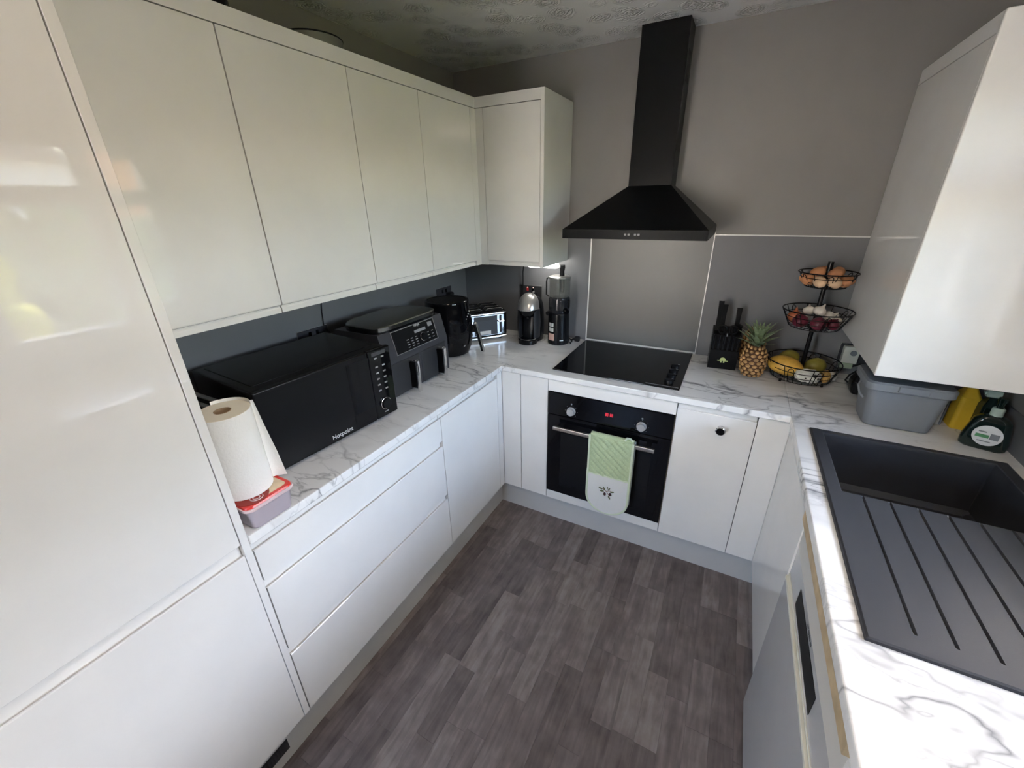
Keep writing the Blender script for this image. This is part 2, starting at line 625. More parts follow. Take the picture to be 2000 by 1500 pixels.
# window over the sink
win = struct('window_1', B().box(XR + .05, XR + .11, WY0, WY0 + .06, WZ0, WZ1).box(XR + .05, XR + .11, WY1 - .06, WY1, WZ0, WZ1)
             .box(XR + .05, XR + .11, WY0 + .06, WY1 - .06, WZ0, WZ0 + .06).box(XR + .05, XR + .11, WY0 + .06, WY1 - .06, WZ1 - .05, WZ1)
             .box(XR + .05, XR + .11, -1.33, -1.25, WZ0 + .06, WZ1 - .05), 'upvc', 'white framed window over the sink')
for ya, yb in ((WY0 + .06, -1.33), (-1.25, WY1 - .06)):
    mesh_obj('transom', B().box(XR + .045, XR + .115, ya, yb, 1.70, 1.785), 'upvc', win, 0)
    for za, zb in ((WZ0 + .06, 1.70), (1.785, WZ1 - .05)):
        mesh_obj('pane', B().box(XR + .078, XR + .082, ya, yb, za, zb), 'glass', win, 0)
mesh_obj('sill', B().box(XR - .02, XR + .05, WY0, WY1, WZ0 - .02, WZ0 + .004), 'upvc', win, 0)

d1 = struct('fill_door', B().box(PX0, PX0 + .2, YF - .11, YF - .05, 0, PZ1).box(PX1 - .2, PX1, YF - .11, YF - .05, 0, PZ1)
            .box(PX0 + .2, PX1 - .2, YF - .11, YF - .05, 0, .5).box(PX0 + .2, PX1 - .2, YF - .11, YF - .05, 1.8, PZ1), 'upvc', 'unseen glazed back door added to light the room from behind')  # unseen door added as daylight fill from behind the viewer
mesh_obj('pane', B().box(PX0 + .2, PX1 - .2, YF - .082, YF - .078, .5, 1.8), 'glass', d1, 0)
mesh_obj('door_handle', B().box(PX1 - .06, PX1 - .04, YF - .05, YF - .03, .98, 1.12, .003, 1), 'chrome', d1)
# floor: slab + individually laid planks
fl = struct('floor', B().box(0, XR, YF, 0, -.05, -.004), 'subfloor', 'dark grey-brown wood plank flooring')
PW = .0745
rnd = random.Random(3)
lens = (.26, .32, .38, .44)
plank_me = {}
for l in lens:
    b = B().box(-PW / 2 + .0003, PW / 2 - .0003, -l / 2 + .0003, l / 2 - .0003, -.004, 0)
    me = bpy.data.meshes.new('plank')
    b.bm.to_mesh(me)
    b.bm.free()
    me.materials.append(M['plank'])
    plank_me[l] = me
x = .5
row = 0
while x < 1.92:
    y = -.46 - rnd.random() * .02
    first = True
    while y > -2.95:
        l = rnd.choice(lens)
        if first:
            l = lens[row % 4] if row % 2 else lens[(row * 3 + 1) % 4]
            first = False
        o = bpy.data.objects.new('plank', plank_me[l])
        o.location = (x + PW / 2, y - l / 2, 0)
        o.parent = fl
        COL.objects.link(o)
        y -= l
    x += PW
    row += 1
mesh_obj('plank_field', B().box(.5, x, -3.7, -3.35, -.004, -.0005), 'plank', fl, 0)
fl.children[-1]['kind'] = 'stuff'

# ------------------------------------------------------------------ garden seen in reflections, and an added unseen bounce wall
struct('ground', B().box(XR + .25, 14, -12, 12, -.6, -.4).box(-6, XR + .25, -12, YF - .15, -.6, -.1), 'patio', 'pale paved garden ground outside the window')
def foliage(name, label, cat, x0, x1, y0, y1, z1, material, seed, n=420):
    rr = random.Random(seed)
    b = B()
    b.box(x0 + .15, x1, y0, y1, -.4, z1 - .15)
    for _ in range(n):
        c = (rr.uniform(x0, x0 + .25), rr.uniform(y0, y1), rr.uniform(-.35, z1))
        s_ = rr.uniform(.08, .22)
        b.ell(c, (s_ * .6, s_, s_), 6, 4)
    tag(mesh_obj(name, b, material, None, 60), label, cat)
foliage('garden_hedge', 'tall clipped green hedge outside the kitchen window', 'hedge', 6.2, 7.2, -5, 4.5, 1.75, 'hedge', 5)
foliage('garden_shrub', 'yellow-green shrub in front of the garden hedge', 'shrub', 5.0, 5.8, -2.4, -1.2, 1.2, 'shrub', 8, 160)
hs = thing('brick_house', 'orange brick outbuilding beyond the garden hedge', 'house', (11, 3.2, -.4))
wpart('wall', B().box(10, 13, 1.7, 4.6, -.4, 2.7), 'brick', hs)
wpart('roof', B().ext([(1.5, 2.7), (4.8, 2.7), (3.15, 3.2)], 'x', 9.7, 13.3), 'roof', hs)
for yy in (3.3,):
    wpart('window', B().box(9.97, 10.02, yy, yy + 1, 1.2, 2.3), 'upvc', hs)
hs = thing('rendered_garage', 'pale rendered garage beyond the garden hedge', 'garage', (11, .7, -.4))
wpart('wall', B().box(10, 13, -.1, 1.35, -.4, 2.45), 'pale_render', hs)
wpart('roof', B().ext([(-.25, 2.45), (1.45, 2.45), (.6, 2.8)], 'x', 9.8, 13.2), 'roof', hs)
tag(mesh_obj('bounce_wall', B().box(-5, 6, -8.2, -8, -.4, 1.7), 'pale_render', None, 0), 'unseen pale wall added to bounce daylight into the back door', 'wall')  # out of view; added as a reflector for warm sunlight

# ------------------------------------------------------------------ plinths
def plinth(label, b):
    return tag(mesh_obj('plinth', b, 'plinth', None, 0), label, 'plinth')
pb = thing('plinth', 'white plinth under the left drawers with a dark vent grille', 'plinth', (.54, -1.5, 0))
wpart('board', B().box(.530, .547, -3.0, -.547, 0, .163), 'plinth', pb)
gr = wpart('vent_grille', B().box(.547, .5485, -2.45, -1.99, .046, .094), 'dark_plastic', pb)
gr['label'] = 'dark louvred vent grille'
for k in range(44):
    yy = -2.44 + k * .0098
    b = B().box(.5485, .5505, yy, yy + .004, .050, .090).move(-pb.location)
    mesh_obj('louvre', b, 'dark_grey', gr, 0)
plinth('white plinth under the oven and back cupboards', B().box(.547, 1.909, -.547, -.530, 0, .163))
plinth('white plinth under the cupboards beside the dishwasher', B().box(1.909, 1.926, -1.14, -.547, 0, .163))

# ------------------------------------------------------------------ base cabinets
LIP = .853
def jdoor(u, lip=LIP, top=.879, bot=PZ, t=.02):
    """door cross-section (d, z): d = distance proud of the back; J-pull at the top"""
    return [(0, bot), (t, bot), (t, lip - .002), (t - .0015, lip), (t - .005, lip), (t - .008, lip - .006), (t - .012, lip - .006), (t - .0145, lip), (t - .0145, top), (0, top)]
def door_left(b, y0, y1, lip=LIP, top=.879, bot=PZ):      # faces +x
    return b.ext([(DF - .02 + d, z) for d, z in jdoor(0, lip, top, bot)], 'y', y0, y1)
def door_back(b, x0, x1, lip=LIP, top=.879, bot=PZ):      # faces -y
    return b.ext([(-DF + .02 - d, z) for d, z in jdoor(0, lip, top, bot)], 'x', x0, x1)
def door_right(b, y0, y1, lip=LIP, top=.879, bot=PZ):     # faces -x
    return b.ext([(XRD + .02 - d, z) for d, z in jdoor(0, lip, top, bot)], 'y', y0, y1)
G = .0016

c = thing('drawer_cabinet', 'white gloss base cabinet with three handleless drawers', 'cabinet', (.3, -1.517, PZ))
wpart('carcass', B().box(.02, DF - .034, YT + .001, -1.1165, PZ, WU - .001), 'carcass', c, smooth=0)
for z0, z1 in ((.746, .879), (.466, .744), (PZ, .464)):
    wpart('drawer_front', door_left(B(), YT + .004, -1.115 - G, z1 - .026, z1, z0), 'gloss', c)
c = thing('base_cabinet', 'white gloss base cabinet with one door right of the drawers', 'cabinet', (.3, -.85, PZ))
wpart('carcass', B().box(.02, DF - .034, -1.1145, -.60, PZ, WU - .001), 'carcass', c, smooth=0)
wpart('door', door_left(B(), -1.115 + G, -.64 - G), 'gloss', c)
wpart('corner_post', B().box(DF - .02, DF, -.64 + G, -DF - .0005, PZ, .879), 'gloss', c, smooth=0)
c = thing('base_cabinet', 'narrow white gloss corner cabinet between the drawers run and oven', 'cabinet', (.7, -.3, PZ))
wpart('carcass', B().box(.06, .852, -DF + .034, -.02, PZ, WU - .001), 'carcass', c, smooth=0)
wpart('corner_post', B().box(DF + .001, .70 - G, -DF, -DF + .02, PZ, .879, .0015, 1), 'gloss', c)
wpart('door', B().box(.70 + G, .854 - G, -DF, -DF + .02, PZ, .879, .0015, 1), 'gloss', c)
c = thing('oven_housing', 'white cabinet housing around the built-in black oven', 'cabinet', (1.154, -.3, PZ))
wpart('carcass', B().box(.8545, .868, -DF + .034, -.02, PZ, WU - .001).box(1.44, 1.4535, -DF + .034, -.02, PZ, WU - .001)
      .box(.868, 1.44, -DF + .034, -.02, PZ, .185), 'carcass', c, smooth=0)
wpart('top_rail', B().box(.854 + G, 1.454 - G, -DF, -DF + .02, .819, .879), 'gloss', c, smooth=0)
wpart('bottom_rail', B().box(.854 + G, 1.454 - G, -DF, -DF + .02, PZ, .219), 'gloss', c, smooth=0)
c = thing('base_cabinet', 'white gloss base cabinet with a chrome knob right of the oven', 'cabinet', (1.65, -.3, PZ))
wpart('carcass', B().box(1.4555, 1.884, -DF + .034, -.02, PZ, WU - .001), 'carcass', c, smooth=0)
d = wpart('door', door_back(B(), 1.454 + G, 1.755 - G), 'gloss', c)
d2 = wpart('knob', B().cyl((1.632, -DF, .798), (1.632, -DF - .006, .798), .014, n=24).cyl((1.632, -DF - .006, .798), (1.632, -DF - .022, .798), .007, .009)
           .cyl((1.632, -DF - .022, .798), (1.632, -DF - .030, .798), .0185, .0195, 28).cyl((1.632, -DF - .030, .798), (1.632, -DF - .034, .798), .0195, .016, 28), 'chrome', d, c)
d2['label'] = 'round chrome door knob'
wpart('knob_face', B().cyl((1.632, -DF - .034, .798), (1.632, -DF - .0355, .798), .0155, .015, 28), 'black_gloss', d, c)
wpart('corner_panel', B().box(1.755 + G, 1.8655, -DF, -DF + .02, PZ, .879), 'gloss', c, smooth=0)
c = thing('base_cabinet', 'white gloss sink cabinet reflecting the back cupboards beside the dishwasher', 'cabinet', (2.15, -.85, PZ))
wpart('carcass', B().box(XRD + .034, XR - .02, -1.1395, -1.115, PZ, WU - .001).box(XRD + .034, XR - .02, -.615, -.60, PZ, WU - .001)
      .box(XRD + .034, XR - .02, -1.115, -.615, PZ, PZ + .018), 'carcass', c, smooth=0)
wpart('door', door_right(B(), -1.139, -.592), 'gloss', c)
c = thing('base_cabinet', 'white gloss base cabinet past the dishwasher', 'cabinet', (2.15, -2.08, PZ))
wpart('carcass', B().box(XRD + .034, XR - .02, -2.395, -1.7445, PZ, WU - .001), 'carcass', c, smooth=0)
wpart('door', door_right(B(), -2.393, -1.7445), 'gloss', c)

# tall housing
c = thing('tall_cabinet', 'tall white gloss fridge housing with two doors beside the worktop', 'cabinet', (.3, -2.24, .0))
wpart('side_panel', B().box(.0, DF + .002, YT - .018, YT, PZ, ZT, .0008, 1), 'gloss', c)
wpart('carcass', B().box(.02, DF - .034, -2.56, YT - .0185, .165, ZT - .005), 'carcass', c, smooth=0)
wpart('upper_door', B().box(DF - .02, DF, -2.56, YT - .018 - G, .893, 2.080, .0012, 1), 'gloss', c)
wpart('lower_door', door_left(B(), -2.56, YT - .018 - G, .857, .888, PZ), 'gloss', c)
wpart('top_rail', B().box(DF - .02, DF, -2.56, YT - .018 - G, 2.083, ZT), 'cornice', c, smooth=0)

# ------------------------------------------------------------------ worktop
c = thing('worktop', 'white marble-effect worktop with grey veins around three sides', 'worktop', (1.2, -.3, WU))
def wt_prof(f, s):   # front edge rounded section along f (front) ; s = sign of outward dir
    r = .004
    return [(f, WU), (f + s * 0, WT - r), (f - s * r * .3, WT - r * .3), (f - s * r, WT)]
wpart('left_length', B().ext([(.001, WU), (.598, WU), (.6, WU + .003), (.6, WT - .005), (.5985, WT - .0015), (.595, WT), (.001, WT)], 'y', YT + .0005, -.001), 'marble', c)
wpart('back_length', B().ext([(-.001, WU), (-.598, WU), (-.6, WU + .003), (-.6, WT - .005), (-.5985, WT - .0015), (-.595, WT), (-.001, WT)], 'x', .6005, 1.8558), 'marble', c)
SX0, SX1, SY0, SY1 = 1.915, 2.402, -1.542, -.682   # sink cut-out
rb = B()
XE = 1.856
rb.ext([(XE, WU + .003), (XE + .002, WU), (SX0, WU), (SX0, WT), (XE + .005, WT), (XE + .0015, WT - .0015), (XE, WT - .005)], 'y', -2.40, -.001)
rb.box(SX0, SX1, -2.40, SY0, WU, WT).box(SX0, SX1, SY1, -.001, WU, WT).box(SX1, XR - .001, -2.40, -.001, WU, WT)
wpart('right_length', rb, 'marble', c)
wpart('joint_strip', B().box(XE - .0006, SX0, -.962, -.9605, WU + .004, WT + .0004), 'trim', c)
tag(mesh_obj('batten', B().box(XE + .001, XE + .012, -1.742, -1.141, .850, WU - .0005), 'tan', None, 0), 'tan wooden batten under the worktop edge above the dishwasher', 'batten')

# ------------------------------------------------------------------ splashbacks
def panel(label, b, material='splash'):
    return tag(mesh_obj('splashback', b, material, None, 0), label, 'splashback')
panel('dark grey splashback panel behind the microwave and air fryers', B().box(.0005, .006, YT + .001, -.0065, WT, ZB + .02))
panel('dark grey splashback panel behind the coffee machine in the corner', B().box(.0005, .850, -.006, -.0005, WT, 1.516))
s = thing('splashback', 'dark grey splashback panel behind the fruit basket with silver trim', 'splashback', (1.9, -.003, WT))
wpart('panel', B().box(1.458, XR - .007, -.006, -.0005, WT, 1.512), 'splash', s, smooth=0)
wpart('top_trim', B().box(1.458, XR - .007, -.0075, -.0005, 1.512, 1.517), 'trim', s, smooth=0)
panel('dark grey splashback panel on the window wall behind the sink', B().box(XR - .006, XR - .0005, -2.4, -.0065, WT, WZ0 - .022))
s = thing('hob_splashback', 'brushed stainless steel splashback behind the black hob', 'splashback', (1.154, -.004, WT))
wpart('sheet', B().box(.853, 1.455, -.009, -.0005, WT + .012, 1.53), 'steel_panel', s, smooth=0)
wpart('edge_trim', B().box(.846, .853, -.011, -.0005, WT, 1.53), 'trim', s, smooth=0)
wpart('edge_trim', B().box(1.455, 1.459, -.011, -.0005, WT, 1.53), 'trim', s, smooth=0)
wpart('sealant', B().box(.853, 1.455, -.013, -.0005, WT, WT + .012, .002, 1), 'trim', s)

# ------------------------------------------------------------------ wall cabinets
def wdoor(z0, z1, t=.02):   # J-pull along the bottom; (d,z)
    return [(0, z1), (t, z1), (t, z0 + .027), (t - .002, z0 + .0245), (t - .010, z0 + .0215), (t - .0115, z0 + .0175), (t - .008, z0 + .0145), (t - .008, z0), (0, z0)]
def wd_left(b, y0, y1):
    return b.ext([(XWU - .02 + d, z) for d, z in wdoor(ZB, 2.081)], 'y', y0, y1)
YA, YB, YC = -1.5237, -1.1223, -.7687
ZTOP = 2.083
c = thing('wall_cabinet', 'wide white gloss wall cabinet with two doors above the microwave', 'cabinet', (.16, -1.52, ZB))
wpart('carcass', B().box(.001, XWU - .034, YT + .001, YB - .0005, ZB + .012, ZTOP), 'carcass', c, smooth=0)
wpart('door', wd_left(B(), YT + .001, YA - .002), 'gloss', c)
wpart('door', wd_left(B(), YA + .002, YB - G), 'gloss', c)
c = thing('wall_cabinet', 'narrow white gloss wall cabinet above the dual air fryer', 'cabinet', (.16, -.945, ZB))
wpart('carcass', B().box(.001, XWU - .034, YB + .0005, YC - .0005, ZB + .012, ZTOP), 'carcass', c, smooth=0)
wpart('door', wd_left(B(), YB + G, YC - G), 'gloss', c)
XCR = .7126
c = thing('corner_wall_cabinet', 'white gloss L-shaped corner wall cabinet above the toaster and coffee machine', 'cabinet', (.2, -.2, ZB))
wpart('carcass', B().box(.001, XWU - .034, YC + .0005, -.001, ZB + .012, ZTOP).box(XWU - .034, XCR - .019, -XWU + .034, -.001, ZB + .012, ZTOP), 'carcass', c, smooth=0)
wpart('door', wd_left(B(), YC + G, -.402), 'gloss', c)
wpart('corner_post', B().box(XWU - .02, XWU, -.4, -XWU, ZB, 2.081).box(XWU, .394, -XWU, -XWU + .02, ZB, 2.081), 'gloss', c, smooth=0)
wpart('door', B().ext([(-XWU + .02 - d, z) for d, z in wdoor(ZB, 2.081)], 'x', .3965, XCR - .020), 'gloss', c)
wpart('end_panel', B().box(XCR - .018, XCR, -XWU - .002, -.001, ZB - .002, ZT, .0008, 1), 'gloss', c)
c = thing('cornice', 'white cornice rail along the tops of the left wall cabinets', 'cornice', (.34, -.8, 2.083))
wpart('long_rail', B().box(XWU - .02, XWU, YT + .001, -XWU, 2.084, ZT), 'cornice', c, smooth=0)
wpart('short_rail', B().box(XWU + .0003, XCR - .0185, -XWU, -XWU + .02, 2.084, ZT), 'cornice', c, smooth=0)

XRU, RB, RT, RY = 2.045, 1.121, 2.081, -.62
c = thing('wall_cabinet', 'white gloss wall cabinet with a bright end panel above the grey caddy', 'cabinet', (2.25, -.3, RB))
wpart('carcass', B().box(XRU + .034, XR - .001, RY + .019, -.008, RB + .003, RT - .05), 'carcass', c, smooth=0)
wpart('door', B().box(XRU, XRU + .02, RY + .022, -.008, RB, RT - .046, .0012, 1), 'gloss', c)
wpart('top_rail', B().box(XRU, XRU + .02, RY + .019, -.008, RT - .044, RT), 'cornice', c, smooth=0)
wpart('end_panel', B().box(XRU - .002, XR - .001, RY, RY + .018, RB - .001, RT, .004, 3), 'gloss', c)

# ------------------------------------------------------------------ ceiling lamp
c = thing('ceiling_lamp', 'round cream glass dome ceiling lamp', 'lamp', (1.62, -2.08, ZC))
mesh_obj('base_ring', B().lathe([(.06, 0), (.06, -.03), (.05, -.034)], 40), 'upvc', c)
mesh_obj('shade', B().lathe([(.05, -.034), (.165, -.036), (.174, -.042), (.165, -.062), (.135, -.092), (.09, -.11), (.04, -.117), (.001, -.118)], 40), 'lamp', c)

# ------------------------------------------------------------------ cooker hood
HX, HD, HZ, HR = .859, .4738, 1.5226, 1.5605
c = thing('cooker_hood', 'black chimney cooker hood above the hob', 'cooker hood', (HX + .299, -.01, HZ))
x0, x1 = HX, HX + .598
wpart('rim', B().box(x0, x1, -HD, -.012, HZ, HR), 'hood', c, smooth=0)
cx0, cx1, cdp, cz = 1.0554, 1.2476, .142, 1.734
wpart('canopy', B().loft([[(x0, -.012, HR), (x1, -.012, HR), (x1, -HD, HR), (x0, -HD, HR)], [(cx0, -.012, cz), (cx1, -.012, cz), (cx1, -cdp, cz), (cx0, -cdp, cz)]]), 'hood', c, smooth=0)
ch = wpart('chimney', B().box(cx0, cx1, -cdp, -.001, cz, ZC - .001).box(cx0 + .004, cx1 - .004, -.012, -.001, cz - .15, cz), 'hood', c, smooth=0)
wpart('vent_slot', B().box(cx1, cx1 + .0008, -.105, -.04, 2.13, 2.24), 'black_matte', ch, c, smooth=0)
for k, xx in enumerate((1.139, 1.1535, 1.1795, 1.194)):
    wpart('button', B().box(xx - .0045, xx + .0045, -HD - .0012, -HD, 1.538, 1.546, .001, 1), 'print_grey', c)
wpart('filter', B().box(x0 + .04, x1 - .04, -HD + .05, -.05, HZ - .003, HZ), 'silver', c, smooth=0)

# ------------------------------------------------------------------ hob
c = thing('hob', 'black glass ceramic hob with four knobs set in the worktop', 'hob', (1.15, -.274, WT))
wpart('glass', B().box(.8527, 1.4472, -.537, -.0145, WT + .0002, WT + .0055, .0018, 2), 'black_gloss', c)
for k in range(4):
    yy = -.468 + k * .066
    kb = wpart('knob', B().cyl((1.393, yy, WT + .0055), (1.393, yy, WT + .017), .0205, .0185, 24).box(1.374, 1.412, yy - .004, yy + .004, WT + .015, WT + .023, .002, 1), 'black_satin', c)
    wpart('marker', B().box(1.403, 1.413, yy - .002, yy + .002, WT + .023, WT + .0235), 'silver', kb, c)
wpart('printed_line', B().box(1.30, 1.44, -.521, -.517, WT + .0055, WT + .0058), 'print_grey', c)

# ------------------------------------------------------------------ oven
c = thing('oven', 'built-in black single oven with steel bar handle', 'oven', (1.154, -.595, .2))
wpart('body', B().box(.87, 1.438, -.574, -.05, .222, .8155), 'black_matte', c, smooth=0)
fa = wpart('fascia', B().box(.8575, 1.4505, -.5965, -.576, .697, .8155, .001, 1), 'black_gloss', c)
dr = wpart('door', B().box(.8575, 1.4505, -.5965, -.576, .2225, .6925, .001, 1), 'black_gloss', c)
wpart('window', B().box(.93, 1.378, -.5972, -.596, .27, .60), 'black_satin', dr, c, smooth=0)
hd = wpart('handle', B().box(.905, 1.392, -.648, -.634, .636, .656, .003, 2), 'steel', dr, c)
wpart('handle_post', B().box(.925, .945, -.636, -.5965, .638, .654), 'black_satin', dr, c)
wpart('handle_post', B().box(1.35, 1.37, -.636, -.5965, .638, .654), 'black_satin', dr, c)
for xx in (.981, 1.318):
    k = wpart('knob', B().cyl((xx, -.5965, .733), (xx, -.603, .733), .0225, .022, 32).cyl((xx, -.603, .733), (xx, -.617, .733), .019, .0175, 32), 'knob_grey', fa, c)
    b = B()
    for a in range(0, 360, 45):
        b.box(xx + .031 * math.cos(R(a)) - .0012, xx + .031 * math.cos(R(a)) + .0012, -.5969, -.5964, .733 + .031 * math.sin(R(a)) - .0012, .733 + .031 * math.sin(R(a)) + .0012)
    b.box(xx - .0035, xx + .0035, -.5969, -.5964, .768, .775)
    wpart('dial_marks', b, 'print_grey', fa, c)
dp = wpart('display', B().box(1.135, 1.20, -.5970, -.596, .741, .770), 'black_gloss', fa, c)
for xx in (1.152, 1.160, 1.174, 1.182):
    b = B()
    for zz in (.7485, .7555, .7625):
        b.box(xx - .0028, xx + .0028, -.5976, -.597, zz - .0009, zz + .0009)
    b.box(xx - .0030, xx - .0016, -.5976, -.597, .749, .762).box(xx + .0016, xx + .0030, -.5976, -.597, .749, .762)
    wpart('lit_digit', b, 'red_led', fa, c)

# oven glove over the handle
c = thing('oven_glove', 'double oven glove with green quilting and white pocket hung on oven handle', 'oven glove', (1.2, -.655, .24))
def glove(z0, z1, yf, nx=44, nz=70, quilt=True, xw=.101, taper=True):
    b = B()
    fr, bk = [], []
    for j in range(nz + 1):
        z = z0 + (z1 - z0) * j / nz
        hw = xw
        dz = z - .245
        if taper and dz < .10:
            q = 1 - dz / .10
            hw = xw * math.sqrt(max(1e-4, 1 - q ** 2.4))
            hw = max(hw, .004)
        rf, rk = [], []
        for i in range(nx + 1):
            u = -1 + 2 * i / nx
            xx = 1.203 + u * hw + (z - .45) * -.012
            e = 1 - abs(u) ** 6
            p = 0
            if quilt:
                a = (xx * 1.0 + z * 1.15) / .036
                c2 = (xx * 1.0 - z * .55) / .05
                p = .010 * (abs(math.sin(math.pi * a)) ** .45) * (.45 + .55 * abs(math.sin(math.pi * c2)) ** .45)
            bend = 0
            rf.append(b.bm.verts.new((xx, yf - (.004 + p) * e, z)))
            rk.append(b.bm.verts.new((xx, yf + .005, z)))
        fr.append(rf)
        bk.append(rk)
    for j in range(nz):
        for i in range(nx):
            b.bm.faces.new((fr[j][i], fr[j][i + 1], fr[j + 1][i + 1], fr[j + 1][i]))
            b.bm.faces.new((bk[j][i + 1], bk[j][i], bk[j + 1][i], bk[j + 1][i + 1]))
        b.bm.faces.new((fr[j][0], fr[j + 1][0], bk[j + 1][0], bk[j][0]))
        b.bm.faces.new((fr[j][nx], bk[j][nx], bk[j + 1][nx], fr[j + 1][nx]))
    b.bm.faces.new(fr[0] + bk[0][::-1])
    b.bm.faces.new(fr[nz] + bk[nz][::-1])
    return b
YG = -.657
wpart('quilted_front', glove(.46, .668, YG, 56, 60), 'mitt_green', c, smooth=80)
pk = wpart('pocket', glove(.2455, .462, YG - .009, 40, 50, False), 'mitt_white', c, smooth=80)
# top fold over the bar and the back half
bt = B()
arc = []
for k in range(9):
    a = R(180 * k / 8)
    arc.append((-.641 - .0155 * math.cos(a), .664 + .012 * math.sin(a)))
th = .005
for sgn in (0,):
    poly = [(y, z) for y, z in arc] + [(-.641 - .0095 * math.cos(R(180 * k / 8)), .660 + .007 * math.sin(R(180 * k / 8))) for k in range(8, -1, -1)]
    bt.ext(poly, 'x', 1.102, 1.301)
wpart('fold', bt, 'mitt_green', c, smooth=80)
wpart('back_half', B().box(1.112, 1.309, -.6305, -.6235, .30, .665, .002, 1), 'mitt_back', c)
# edging
def hwz(z):
    dz = z - .245
    if dz < .10:
        q = 1 - dz / .10
        return .101 * math.sqrt(max(0, 1 - q ** 2.4))
    return .101
pts = []
zs = [.668 - k * (.668 - .345) / 14 for k in range(15)]
for z in zs:
    pts.append((1.203 - hwz(z) + (z - .45) * -.012, YG, z))
for k in range(1, 24):
    t = k / 24
    a = math.pi * t
    q = abs(math.cos(a))
    xx = -.101 * math.copysign(abs(math.cos(a)) ** 1, math.cos(a))
    qq = abs(xx / .101)
    dz = .10 * (1 - (max(0, 1 - qq * qq)) ** (1 / 2.4))
    z = .245 + dz
    pts.append((1.203 + xx + (z - .45) * -.012, YG, z))
for z in zs[::-1]:
    pts.append((1.203 + hwz(z) + (z - .45) * -.012, YG, z))
wpart('edging', B().tube([(x_, y_ - (.0085 if z_ < .462 else .001), z_) for x_, y_, z_ in pts], .0058, 8), 'mitt_edge', c)
wpart('pocket_hem', B().tube([(1.203 + u * .1005, YG - .010, .462) for u in (-1, -.5, 0, .5, 1)], .004, 8), 'mitt_edge', c)
wpart('hanging_loop', B().tube([(1.262, -.655, .672), (1.27, -.648, .684), (1.285, -.645, .682), (1.298, -.648, .672)], .005, 8), 'mitt_edge', c)
eb, ol, st = B(), B(), B()
for dx, dz, a, l in ((-.030, .018, 155, .020), (-.012, .022, 120, .018), (.012, .024, 60, .018), (.028, .012, 20, .02), (-.022, .004, 185, .022), (.020, -.004, -20, .016), (-.008, -.012, 230, .016), (.016, -.024, -60, .02), (.004, .030, 95, .014)):
    ca, sa = math.cos(R(a)), math.sin(R(a))
    ring = []
    for k in range(12):
        t = 2 * math.pi * k / 12
        u, v = l * .5 * math.cos(t), l * .17 * math.sin(t)
        ring.append((u * ca - v * sa, u * sa + v * ca))
    eb.loft([[(1.203 + dx + u, YG - .0135, .372 + dz + v) for u, v in ring], [(1.203 + dx + u, YG - .0155, .372 + dz + v) for u, v in ring]])
ol.ell((1.196, YG - .014, .362), (.0065, .002, .010), 14, 8).ell((1.222, YG - .014, .368), (.0065, .002, .009), 14, 8)
st.tube([(1.180, YG - .0142, .392), (1.200, YG - .0142, .382), (1.214, YG - .0142, .366), (1.222, YG - .0142, .348)], .0014, 6)
st.tube([(1.203, YG - .0142, .380), (1.218, YG - .0142, .388), (1.230, YG - .0142, .386)], .0012, 6)
wpart('leaf_embroidery', eb, 'embroidery', pk, c)
wpart('olive_embroidery', ol, 'olive', pk, c)
wpart('stem_embroidery', st, 'olive_stem', pk, c)

# ------------------------------------------------------------------ dishwasher
c = thing('dishwasher', 'silver-white dishwasher with a dark recessed handle under the worktop', 'dishwasher', (2.15, -1.442, 0))
DX = 1.864
wpart('body', B().box(DX + .024, XR - .03, -1.741, -1.142, .05, .845), 'dark_plastic', c, smooth=0)
wpart('door', B().box(DX, DX + .022, -1.740, -1.1425, .022, .630, .002, 2), 'dw', c)
wpart('trim', B().box(DX - .002, DX + .022, -1.740, -1.1425, .632, .644, .002, 2), 'dw_trim', c)
wpart('trim', B().box(DX + .004, DX + .022, -1.740, -1.1425, .646, .654, .002, 2), 'dw_trim', c)
wpart('lower_fascia', B().box(DX + .006, DX + .022, -1.740, -1.1425, .656, .752), 'dw', c, smooth=0)
wpart('fascia', B().box(DX + .004, DX + .022, -1.740, -1.1425, .755, .846, .002, 2), 'dw_fascia', c)
hr = wpart('handle_recess', B().box(DX + .0045, DX + .0065, -1.57, -1.278, .672, .730), 'black_matte', c, smooth=0)
hr['label'] = 'dark recessed handle'
for yy, w_ in ((-1.405, .012), (-1.421, .010), (-1.436, .014), (-1.453, .010)):
    wpart('printed_mark', B().box(DX + .0052, DX + .0062, yy - w_ / 2, yy + w_ / 2, .739, .745), 'dark_plastic', c, smooth=0)

